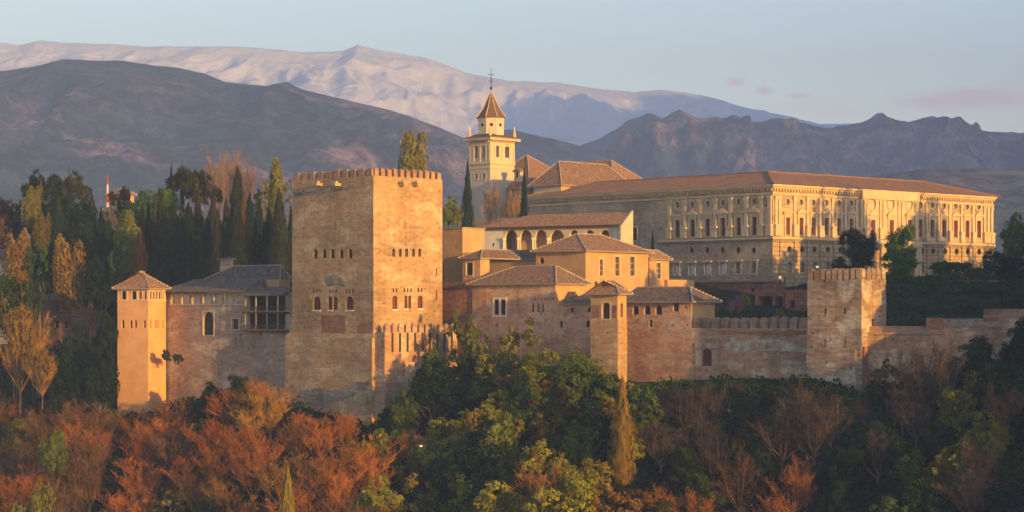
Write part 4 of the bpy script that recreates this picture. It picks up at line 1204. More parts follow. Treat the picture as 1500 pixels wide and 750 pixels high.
# pilasters with pedestals and capitals
def pilaster(face, px, off=0.0, hw=.42, dep=.3, mat=None):
    p, d, n = B.fr(face); u = B.uz(face, px, 300)[0]
    mb = MB()
    zb2, zt2 = zm + .5, zE - 2.1
    mb.obox(p, d, n, u - hw, u + hw, off, off + dep, zb2 + 2.2, zt2 - .7)
    mb.obox(p, d, n, u - hw * 1.3, u + hw * 1.3, off, off + dep + .12, zt2 - .7, zt2)
    mb.obox(p, d, n, u - hw * 1.6, u + hw * 1.6, off, off + dep + .3, zb2, zb2 + 1.8)
    mb.obox(p, d, n, u - hw * 1.8, u + hw * 1.8, off, off + dep + .42, zb2 + 1.8, zb2 + 2.2)
    mb.build('pilaster', mat or M['trim'], t)
for x in (981.5, 1003.5, 1025.8, 1048.2, 1070.8, 1093.8, 1115.5): pilaster('L', x)
pilaster('L', 1128, mat=M['trim'])
for x in [1136, 1141, 1163, 1182, 1200.5, 1219, 1237.5, 1254] + [1356.5, 1373.5, 1390.5, 1407.5, 1424.5, 1441.5, 1446.5, 1452]: pilaster('R', x, hw=.36)
for x in (1262, 1266.5, 1285, 1290, 1312, 1317, 1336.5): pilaster('R', x, .7, .34, .25)
for x in [1144, 1165, 1184, 1203, 1222, 1240, 1254] + [1343, 1359, 1376, 1393, 1410, 1426.5, 1443, 1452]:
    u = B.uz('R', x, 380)[0]; mb = MB(); mb.obox(p, d, n, u - .5, u + .5, 0, .28, z0, zm - .45); mb.build('rusticated_pilaster', M['rustic'], t)
# cornices
def band(face, z, h, out, mat, name, u0=0, u1=None, off=0.0, dent=0.0):
    p, d, n = B.fr(face); u1 = (B.wL if face == 'L' else B.wR) if u1 is None else u1
    e = out if face == 'R' else 0
    mb = MB(); mb.obox(p, d, n, u0 - (e if u0 == 0 else 0), u1 + .02, off, off + out, z, z + h)
    if dent:
        k = u0
        while k < u1 - .5:
            mb.obox(p, d, n, k, k + dent, off + .003, off + out * .72, z - .42, z - .003); k += dent * 2
    mb.build(name, mat, t)
for face in 'LR':
    u1 = uS if face == 'L' else None
    band(face, zm - .45, .35, .35, M['trim_dark'], 'cornice', 0, u1)
    band(face, zm - .097, .30, .62, M['trim'], 'cornice', 0, u1)
    band(face, zE - 1.9, .32, .22, M['trim'], 'architrave')
    band(face, zE - .75, .35, .55, M['trim'], 'cornice', 0, None, 0, .42)
    band(face, zE - .397, .40, 1.0, M['trim'], 'cornice')
band('R', zm - .45, .7, .55, M['trim'], 'cornice', uc0, uc1, .9)
band('R', zE - 1.9, 1.9, .25, M['trim'], 'cornice', uc0, uc1, .8)
# low tiled roof round the inner court
mb = MB()
def ring(i_, z): return [B.pt(i_, i_, z), B.pt(B.wR - i_, i_, z), B.pt(B.wR - i_, B.wL - i_, z), B.pt(i_, B.wL - i_, z)]
r0, r1, r2 = ring(-1.1, zE + .02), ring(10.2, B.z(251) + .75), ring(20, zE)
for k in range(4):
    q = (k + 1) % 4
    mb.poly([r0[k], r0[q], r1[q], r1[k]]); mb.poly([r1[k], r1[q], r2[q], r2[k]])
    mb.poly([r2[k], r2[q], r2[q] - Vector((0, 0, 12)), r2[k] - Vector((0, 0, 12))], 1)
o = mb.build('roof', [M['roof_palace'], M['ashlar_old']], t)
rb = MB()
for k in range(4):
    q = (k + 1) % 4
    for a, b2 in ((r0[k], r1[k]), (r1[k], r1[q])): rb.tube(a + Vector((0, 0, .05)), b2 + Vector((0, 0, .05)), .2, .2, 5)
rb.build('ridge_tiles', M['roof_palace'], o)

# ------------------------------------------------------------ church and bell tower
B = Blk(718, 500, 47, 687.8, 753.5)
t = thing('bell_tower', 'white and gold church bell tower with arched belfry and pointed slate spire', 'bell tower', B.base(8))
zc0, zc1 = B.z(238), B.z(203)
base_w = [(695.8, 699.8, 254.5, 262.8, 'r', 'dark', 'frame'), (706.7, 710.7, 254.5, 262.8, 'r', 'dark', 'frame')]
bel = [(695, 699.5, 211.6, 231.5, 'a', 'bell'), (707, 711.8, 211.2, 231.3, 'a', 'bell')]
belR = [(726, 731.3, 211, 230.2, 'a', 'bell'), (740, 745.7, 211.5, 231.3, 'a', 'bell')]
shell(t, B, 5, zc1, M['bellwall'], 'back_wall', 'BbT')
panel(t, B, 'L', 5, zc1, base_w + bel, M['bellwall'], .9, name='wall'); panel(t, B, 'R', 5, zc1, belR, M['bellwall'], .9, name='wall')
for face in 'LR':
    p, d, n = B.fr(face); w_ = B.wL if face == 'L' else B.wR; e = .5 if face == 'R' else 0
    mb = MB(); mb.obox(p, d, n, -e * .6, w_, 0, .3, zc0 - .3, zc0 + .3); mb.obox(p, d, n, 0, w_, 0, .14, zc0 - 1.3, zc0 - 1.0); mb.obox(p, d, n, 0, w_, 0, .14, zc1 - 1.5, zc1 - 1.2)
    mb.build('string_course', M['trim'], t)
    for f_ in (.03, .2, .5, .8, .97):
        mb = MB(); mb.obox(p, d, n, max(0, w_ * f_ - .22), min(w_, w_ * f_ + .22), 0, .13, zc0 + .3, zc1 - 1.2); mb.build('pilaster', M['trim'], t)
    k = .2; mb = MB()
    while k < w_ - .3: mb.obox(p, d, n, k, k + .28, .0, .5, zc1 - .65, zc1 - .25); k += .62
    mb.build('brackets', M['trim'], t)
mb = MB()
o_ = 1.0
mb.box(B.pt(-o_, -o_, zc1 - .25), B.pt(B.wR + o_, -o_, 0) - B.pt(-o_, -o_, 0), B.pt(-o_, B.wL + o_, 0) - B.pt(-o_, -o_, 0), (0, 0, .4))
mb.build('cornice', M['trim'], t)
roof(t, B, zc1 + .38, zc1 + 2.2, 'R', over=1.05, mat=M['spire'], ridge=False)
cx_ = B.pt(B.wR / 2, B.wL / 2, 0)
rr = 3.05
zd0, zd1 = B.z(203) + .3, (HY - 173.5) / F * 505
mb = MB(); mb.lathe((cx_.x - .2, cx_.y, 0), [(rr, zd0), (rr, zd1 - .5), (rr * 1.05, zd1 - .5), (rr * 1.05, zd1)], 8, rot=R(22.5 + 2)); mb.build('drum', M['bellwall'], t)
for k in range(8):
    a = R(2 + 45 * k + 0)
    c0 = Vector((cx_.x - .2 + rr * .93 * math.cos(a), cx_.y + rr * .93 * math.sin(a), (zd0 + zd1) / 2 + .7)); dv = Vector((math.cos(a), math.sin(a), 0))
    mb = MB(); mb.tube(c0 - dv * .3, c0 + dv * .05, .38, .38, 12); mb.build('oculus', M['dark'], t)
zsp = (HY - 133.5) / F * 505
mb = MB(); mb.lathe((cx_.x - .2, cx_.y, 0), [(rr * 1.14, zd1 - .03), (rr * 1.14, zd1 + .12), (rr * .62, zd1 + (zsp - zd1) * .38), (.08, zsp)], 8, rot=R(24.5)); sp_o = mb.build('spire', M['spire'], t)
mb = MB()
for k in range(8):
    a = R(24.5 + 45 * k)
    f1 = lambda r_, z: (cx_.x - .2 + r_ * math.cos(a), cx_.y + r_ * math.sin(a), z)
    mb.tube(f1(rr * 1.15, zd1 + .14), f1(rr * .63, zd1 + (zsp - zd1) * .38), .11, .09, 5); mb.tube(f1(rr * .63, zd1 + (zsp - zd1) * .38), f1(.09, zsp), .09, .06, 5)
mb.build('spire_ribs', M['trim'], sp_o)
zx = (HY - 99) / F * 505
mb = MB(); c0 = Vector((cx_.x - .2, cx_.y, 0)); V3 = lambda z, x=0: c0 + Vector((x, 0, z))
mb.tube(V3(zsp - .2), V3(zx), .1, .05, 6); mb.lathe((c0.x, c0.y, zsp + .7), [(.05, -.35), (.32, -.15), (.32, .15), (.05, .35)], 8)
mb.tube(V3(zx - 1.6, -.75), V3(zx - 1.6, .75), .06, .06, 6); mb.tube(V3(zsp + 2.2, -.45), V3(zsp + 2.2, .45), .06, .06, 6)
for sx in (-1, 1): mb.tube(V3(zsp + 2.2, sx * .4), V3(zsp + 3.0, sx * .1), .04, .04, 5)
mb.build('cross', M['metal'], t)
for a, b2 in ((0, 0), (B.wR, 0), (0, B.wL), (B.wR, B.wL)):
    c1 = B.pt(a, b2, zc1 + .2)
    mb = MB(); mb.lathe(c1, [(.36, 0), (.36, .8), (.44, .85), (.44, 1.0), (.3, 1.05), (.2, 2.0), (.22, 2.05), (.08, 2.6), (.04, 2.9)], 8); mb.build('pinnacle', M['trim'], t)

B = Blk(776, 500, 47, 697, 862)
t = thing('church', 'church with big hipped tile roofs right of the bell tower', 'church', B.base(6))
body(t, B, 4, B.z(275), [(739, 747, 305, 324, 'r', 'dark'), (726, 730, 308, 318, 'r', 'dark')], [], M['ashlar_old'], .5)
hw = (B.wR + 1.6) / 2
roof(t, B, B.z(275), (HY - 226) / F * 512, 'L', hw, (B.wL + 1.6) - hw - .1, .8, M['roof_warm'])
BN = Blk(899, 496, 47, 790, 946)
body(t, BN, 4, BN.z(266), [], [], M['ashlar_old'], .5)
roof(t, BN, BN.z(266), (HY - 234.5) / F * 503, 'L', None, .5, .8, M['roof_warm'])
for u in (3, 9):
    p, d, n = B.fr('L'); mb = MB(); mb.obox(p, d, n, u, u + 1.2, 0, 1.0, 4, B.z(292)); mb.build('buttress', M['ashlar_old'], t)
D_ = Blk(762, 498.5, 47, 753, 767)
td = MB()
t2 = thing('dormer', 'small sunlit dormer on the left slope of the church roof', 'dormer', D_.base(D_.z(262)))
t2.name = 'dormer'
body(t2, D_, D_.z(266), D_.z(250), [(755, 759, 252, 260, 'r', 'dark')], [], M['trim'], .2)
roof(t2, D_, D_.z(250), D_.z(246), 'R', 0, 0, .3, M['roof_warm'], ridge=False)
for ch in list(t2.children):            # the dormer is part of the church roof
    ch.parent = t; ch.location = t2.location - t.location; ch.name = 'dormer_' + ch.name.split('.')[0]
bpy.data.objects.remove(t2)
B = Blk(822, 478, 47, 782, 925)
t = thing('church_chapel', 'lower chapel with pyramid tile roof in front of the church', 'chapel', B.base(8))
body(t, B, 8, B.z(270.5), [], [], M['bellwall'], .4, M['ochre'])
roof(t, B, B.z(270.5), (HY - 238) / F * 487, 'R', (B.wL + 1.4) / 2, (B.wL + 1.4) / 2, .9, M['roof_brown'])
# pale buildings left of the palace corner, below the church
B = Blk(774, 470, 47, 690, 776)
t = thing('garden_wall', 'grey stone garden wall below the church behind bare trees', 'wall', B.base(8))
body(t, B, 6, B.z(318), [], [], M['ashlar_old'], .3)

# ------------------------------------------------------------ unseen fortress on the right, placed and sized to shade the palace
def fort(x, y, w, dpt, z0_, z1_, ang, label, mrl=True):
    b2 = Blk.__new__(Blk); b2.A = Vector((x, y)); t_ = R(ang)
    b2.dR = Vector((math.cos(t_), math.sin(t_))); b2.dL = Vector((-math.sin(t_), math.cos(t_))); b2.wR, b2.wL = w, dpt
    o = thing('unseen_fort_tower' if mrl else 'unseen_fort_wall', label, 'tower' if mrl else 'wall', b2.base(z0_))
    shell(o, b2, z0_, z1_, M['comares'], 'wall', 'LRBbT')
    if mrl:
        for f_ in 'LR':
            p, d, n = b2.fr(f_); merlons(o, p, d, n, b2.wL if f_ == 'L' else b2.wR, max(3, int((b2.wL if f_ == 'L' else b2.wR) / 1.7)), 1.6, z1_, M['merlon'])
def fortat(u, w, h, mrl, label, t_=110, dp=12):
    x = 49.8 + .737 * u + .65 * t_; y = 430 + .676 * u - .76 * t_
    fort(x, y, w, dp, 0, h, 40.5, label, mrl)
fortat(8.0, 15.0, 27.5, True, 'unseen fortress tower placed beyond the right edge for shade, nearest the palace')
fortat(42.0, 12, 28.0, True, 'second unseen fortress tower placed beyond the right edge for shade, farther back')
fortat(-8, 90, 21.5, False, 'unseen fortress rampart placed beyond the right edge for shade, joining both towers', 108, 3)

# ------------------------------------------------------------ trees: prototypes one metre tall, copied and scaled
def rnd_unit(n):
    v = rng.normal(size=(n, 3)); return v / np.linalg.norm(v, axis=1)[:, None]
def leaf_mesh(name, pos, nor, size, mat, aspect=1.0, jitter=.6, size_var=.5):
    """one small quad per leaf clump"""
    n = len(pos)
    nn_ = nor + rnd_unit(n) * jitter; nn_ /= np.linalg.norm(nn_, axis=1)[:, None]
    a = np.cross(nn_, rnd_unit(n)); a /= np.linalg.norm(a, axis=1)[:, None] + 1e-9
    b2 = np.cross(nn_, a)
    s_ = size * (1 - size_var / 2 + size_var * rng.random(n))[:, None]
    a = a * s_ * .5; b2 = b2 * s_ * .5 * aspect
    v = np.stack([pos - a - b2 * .6, pos + a * .8 - b2, pos + a + b2 * .7, pos - a * .7 + b2], 1).reshape(-1, 3)
    return raw_mesh(name, v, 4, mat)
def raw_mesh(name, v, k, mat):
    me = bpy.data.meshes.new(name); nv = len(v); n = nv // k
    me.vertices.add(nv); me.vertices.foreach_set('co', np.ascontiguousarray(v, dtype=np.float32).ravel())
    me.loops.add(nv); me.loops.foreach_set('vertex_index', np.arange(nv, dtype=np.int32))
    me.polygons.add(n); me.polygons.foreach_set('loop_start', np.arange(0, nv, k, dtype=np.int32))
    me.update(calc_edges=True); me.materials.append(mat)
    return me
def slivers(name, p0, p1, w, mat):
    """thin tapering blades for twigs"""
    d = p1 - p0; L = np.linalg.norm(d, axis=1)[:, None] + 1e-9
    a = np.cross(d / L, rnd_unit(len(p0))); a /= np.linalg.norm(a, axis=1)[:, None] + 1e-9
    w = np.asarray(w).reshape(-1, 1) if np.ndim(w) else w
    v = np.stack([p0 - a * w, p0 + a * w, p1 + a * w * .35, p1 - a * w * .35], 1).reshape(-1, 3)
    return raw_mesh(name, v, 4, mat)
def mesh_of(mb, name, mat):
    me = bpy.data.meshes.new(name); me.from_pydata(mb.v, [], mb.f); me.materials.append(mat); me.update(); return me

def clump_crown(name, n, cz, rxy, rz, k, cr, size, ztop_bias=0.0, bottom=-.7):
    cen = []
    while len(cen) < k:
        u = rnd_unit(1)[0]
        if u[2] < bottom: continue
        r_ = .45 + .5 * rng.random() ** .6
        cen.append((u[0] * rxy * r_, u[1] * rxy * r_, cz + u[2] * rz * r_, cr * (.65 + .7 * rng.random())))
    cen = np.array(cen)
    wts = cen[:, 3] ** 2; idx = rng.choice(k, n, p=wts / wts.sum())
    u = rnd_unit(n); u[:, 2] = np.abs(u[:, 2]) * np.where(rng.random(n) < .78, 1, -1); 
    rad = cen[idx, 3][:, None] * (.50 + .62 * rng.random((n, 1)) ** .7)
    # break every clump into smaller tufts
    tuft = rnd_unit(k * 10).reshape(k, 10, 3)[idx, rng.integers(0, 10, n)]
    u = u * .35 + tuft * .85; u /= np.linalg.norm(u, axis=1)[:, None]
    pos = cen[idx, :3] + u * rad * np.array([1, 1, .8])
    return leaf_mesh(name, pos, u, size, M['leaf'])
def limbs_trunk(name, h, r, nl, spread, lz=.95, seed=0):
    rr_ = random.Random(seed); mb = MB()
    top = Vector((rr_.uniform(-.03, .03), rr_.uniform(-.03, .03), h * .55))
    mb.tube((0, 0, -.1), top, r, r * .65, 7); mb.tube(top, (top.x * 1.5, top.y, h * lz), r * .65, r * .15, 6)
    for k in range(nl):
        a = rr_.uniform(0, 6.28); z = h * rr_.uniform(.22, .6)
        p0_ = Vector((0, 0, z)); p1_ = Vector((math.cos(a) * spread * .6, math.sin(a) * spread * .6, z + rr_.uniform(.1, .22)))
        p2_ = Vector((math.cos(a) * spread, math.sin(a) * spread, z + rr_.uniform(.22, .42)))
        mb.tube(p0_, p1_, r * .45, r * .28, 5); mb.tube(p1_, p2_, r * .28, r * .08, 5)
    return mesh_of(mb, name, M['bark'])

def bare_tree(name, seed, width=.42, up=.55, n_l=13, sub=6, tw=14, trunk_h=.25, twig_w=.0024, leafy=0.0):
    """branch skeleton with thousands of fine twigs"""
    rr_ = np.random.default_rng(seed)
    mb = MB(); P0 = []; P1 = []; Wd = []
    mb.tube((0, 0, -.12), (.01, 0, trunk_h), .022, .016, 6)
    lead = [np.array([.01, 0, trunk_h])]
    for i in range(n_l):
        a = 6.283 * (i + rr_.random()) / n_l; lean = (.15 + .85 * rr_.random()) * width
        z0_ = trunk_h * (.5 + .6 * rr_.random())
        s0 = np.array([.01, 0, z0_]); tip = np.array([math.cos(a) * lean, math.sin(a) * lean, .72 + .22 * rr_.random() - lean * .35])
        mid_ = s0 * .5 + tip * .5 + np.array([math.cos(a) * .06, math.sin(a) * .06, -.02])
        mb.tube(s0, mid_, .0075, .0045, 5); mb.tube(mid_, tip, .0045, .0015, 4)
        for j in range(sub):
            f_ = .25 + .75 * rr_.random()
            b0 = (s0 * (1 - f_ * 2) + mid_ * f_ * 2) if f_ < .5 else (mid_ * (2 - 2 * f_) + tip * (2 * f_ - 1))
            dv = rr_.normal(size=3) * .1; dv[:2] += b0[:2] * .35; dv[2] = abs(dv[2]) + .06 * up + .05
            b1 = b0 + dv
            P0.append(b0); P1.append(b1); Wd.append(twig_w * 1.5)
            for q in range(tw):
                g_ = rr_.random(); c0 = b0 * (1 - g_) + b1 * g_
                e = rr_.normal(size=3) * .055; e[2] = abs(e[2]) * .8 + .03 * up + .01; e[:2] += b0[:2] * .06
                c1 = c0 + e
                P0.append(c0); P1.append(c1); Wd.append(twig_w)
                for _ in range(3):
                    h_ = rr_.random(); d0 = c0 * (1 - h_) + c1 * h_; f2 = rr_.normal(size=3) * .022; f2[2] = abs(f2[2]) + .008
                    P0.append(d0); P1.append(d0 + f2); Wd.append(twig_w * .8)
    P0 = np.array(P0); P1 = np.array(P1)
    trunk_m = 'barkbrown'
    crown = slivers(name + '_crown', P0, P1, np.array(Wd), M['twig'])
    trunk = mesh_of(mb, name + '_trunk', M['barkbrown'])
    return crown, trunk
M['barkbrown'] = plain('reddish_bark', (.20, .115, .055), .95)
def column_crown(name, n, prof, size, tufts=60, wob=.25, up=.5, mat=None):
    z = rng.random(n) ** .9
    a = rng.random(n) * 6.283
    lump = 1 + wob * (fbm(a * 2.2 + 40, z * 22 + 3, 3, int(rng.integers(1e4))) - .5) * 2
    r_ = np.interp(z, [q[0] for q in prof], [q[1] for q in prof]) * lump * (.60 + .46 * rng.random(n) ** .6)
    pos = np.stack([np.cos(a) * r_, np.sin(a) * r_, z], 1)
    nor = np.stack([np.cos(a), np.sin(a), np.full(n, up)], 1)
    return leaf_mesh(name, pos, nor, size, mat or M['leaf'], aspect=1.7, jitter=.5)
def plume_crown(name, n, k, w, size, z0_=.10):
    """several upright plumes"""
    pos = []; nor = []
    for i in range(k):
        a = rng.random() * 6.283; rr_ = w * .55 * rng.random() ** .5
        bx_, by_ = math.cos(a) * rr_, math.sin(a) * rr_
        h = 1 - .35 * rng.random() * (rr_ / (w * .55)) if i else 1
        m_ = n // k; z = rng.random(m_)
        pr = np.interp(z, [0, .2, .7, .92, 1], [.4, 1, .8, .45, .12]) * w * .42
        t_ = rng.random(m_) * 6.283; q = pr * (.4 + .6 * rng.random(m_) ** .5)
        pos.append(np.stack([bx_ * (.35 + .65 * z) + np.cos(t_) * q, by_ * (.35 + .65 * z) + np.sin(t_) * q, z0_ + z * (h - z0_)], 1))
        nor.append(np.stack([np.cos(t_), np.sin(t_), np.full(m_, .4)], 1))
    return leaf_mesh(name, np.concatenate(pos), np.concatenate(nor), size, M['leaf'], aspect=1.5, jitter=.9)

PROTO = {}
def proto(kind, crown, trunk): PROTO.setdefault(kind, []).append((crown, trunk))
for i in range(4):
    proto('broad', clump_crown('leafy_crown', 8500, .58, .38, .38, 26, .15, .026), limbs_trunk('trunk', .7, .028, 7, .26, seed=i))
for i in range(2):
    proto('big', clump_crown('leafy_crown', 9500, .60, .40, .36, 26, .135, .024), limbs_trunk('trunk', .75, .026, 9, .28, seed=10 + i))
for i in range(2):
    proto('dense', clump_crown('leafy_crown', 10000, .52, .40, .42, 26, .17, .026, bottom=-1), limbs_trunk('trunk', .75, .03, 7, .28, seed=15 + i))
for i in range(2):
    proto('open', clump_crown('leafy_crown', 1900, .60, .36, .36, 24, .085, .030), limbs_trunk('trunk', .8, .02, 10, .28, seed=20 + i))
for i in range(2):
    proto('pine', clump_crown('pine_crown', 6500, .74, .40, .20, 18, .13, .024, bottom=-.25), limbs_trunk('trunk', .75, .022, 8, .30, seed=30 + i))
for i in range(3):
    proto('cypress', column_crown('cypress_crown', 7000, [(0, .55), (.06, .85), (.25, 1), (.55, .78), (.8, .42), (.93, .18), (1, .03)], .030, wob=.75, up=.5), limbs_trunk('trunk', .9, .03, 0, .1, seed=40 + i))
for i in range(2):
    proto('cedar', clump_crown('cedar_crown', 5000, .58, .36, .36, 16, .12, .028, bottom=-.9), limbs_trunk('trunk', .85, .025, 9, .30, seed=50 + i))
for i in range(3):
    proto('poplar', plume_crown('poplar_crown', 6000, 9, .5, .021), limbs_trunk('trunk', .92, .012, 6, .10, seed=60 + i))
for i in range(4):
    proto('bare', *bare_tree('bare', 70 + i))
for i in range(3):
    proto('upright', *bare_tree('upright', 180 + i, width=.33, up=1.3, n_l=10, sub=6, tw=13, trunk_h=.3, twig_w=.0024))
for i in range(3):
    proto('baretall', *bare_tree('baretall', 80 + i, width=.24, up=1.0, n_l=11, sub=5, tw=15, trunk_h=.3, twig_w=.0026))
for i in range(2):
    c, tr_ = bare_tree('fan', 90 + i, width=.55, up=.9, n_l=13, sub=7, tw=12, trunk_h=.12, twig_w=.003); tr_.materials[0] = M['barkred']
    proto('fan', c, tr_)
for i in range(2):
    proto('bush', clump_crown('bush_crown', 3000, .42, .55, .42, 12, .24, .06), limbs_trunk('trunk', .6, .03, 6, .3, seed=95 + i))

KINDW = {'dense': .95, 'upright': .75, 'broad': .92, 'big': .92, 'open': .85, 'pine': 1.0, 'cypress': 2.0, 'cedar': .9, 'poplar': .44, 'bare': .92, 'baretall': .55, 'fan': 1.2, 'bush': 1.3}
KN = {'dense': 'leafy_tree', 'upright': 'bare_tree', 'broad': 'leafy_tree', 'big': 'leafy_tree', 'open': 'spring_tree', 'pine': 'pine_tree', 'cypress': 'cypress_tree', 'cedar': 'cedar_tree', 'poplar': 'poplar_tree', 'bare': 'bare_tree', 'baretall': 'bare_tree', 'fan': 'willow_tree', 'bush': 'bush'}
KC = {'dense': 'tree', 'upright': 'bare tree', 'broad': 'tree', 'big': 'tree', 'open': 'tree', 'pine': 'pine tree', 'cypress': 'cypress', 'cedar': 'cedar', 'poplar': 'poplar', 'bare': 'bare tree', 'baretall': 'bare tree', 'fan': 'willow', 'bush': 'bush'}
placed = []
def tree(kind, x, y, z, h, width, col, label=None, group=None, rot=None, lean=0):
    crown, trunk = random.choice(PROTO[kind])
    r = thing(KN[kind], label, KC[kind], (x, y, z), group)
    sx = width / KINDW[kind]
    if kind == 'cypress': sx = width / 2.0
    r.rotation_euler = (lean, 0, random.uniform(0, 6.28) if rot is None else rot)
    r.scale = (sx, sx, h)
    j = random.uniform(.75, 1.2)
    squash = 1.0
    if kind in ('broad', 'big', 'pine', 'cedar', 'open', 'bush', 'bare', 'fan') and h > 1.8 * sx: squash = max(1.8 * sx / h, .3)
    pr_ = 3.4 if x < -58 else 5.0
    if kind == 'poplar' and h > pr_ * width: squash = max(pr_ * width / h, .3)
    for me, nm in ((crown, 'crown'), (trunk, 'trunk')):
        o = bpy.data.objects.new(nm, me); C.objects.link(o); o.parent = r
        if squash < 1 and nm == 'crown': o.scale = (1, 1, squash); o.location = (0, 0, 1 - squash)
        if nm == 'crown': o.color = (col[0] * j, col[1] * j, col[2] * j, 1)
        if kind == 'cypress' and nm == 'trunk': o.scale = (1 / sx * h * .3, 1 / sx * h * .3, 1)
    return r
def at(kind, px, ytop, Y, wpx, col, label, group=None, ybase=None, rot=None):
    """one particular tree: column px, top at ytop, crown wpx wide, standing on the ground at depth Y"""
    x = (px - 750) / F * Y; z = gz(x, Y) if ybase is None else (HY - ybase) / F * Y
    zt_ = (HY - ytop) / F * Y
    return tree(kind, x, Y, z, zt_ - z, wpx / F * Y, col, label, group, rot)

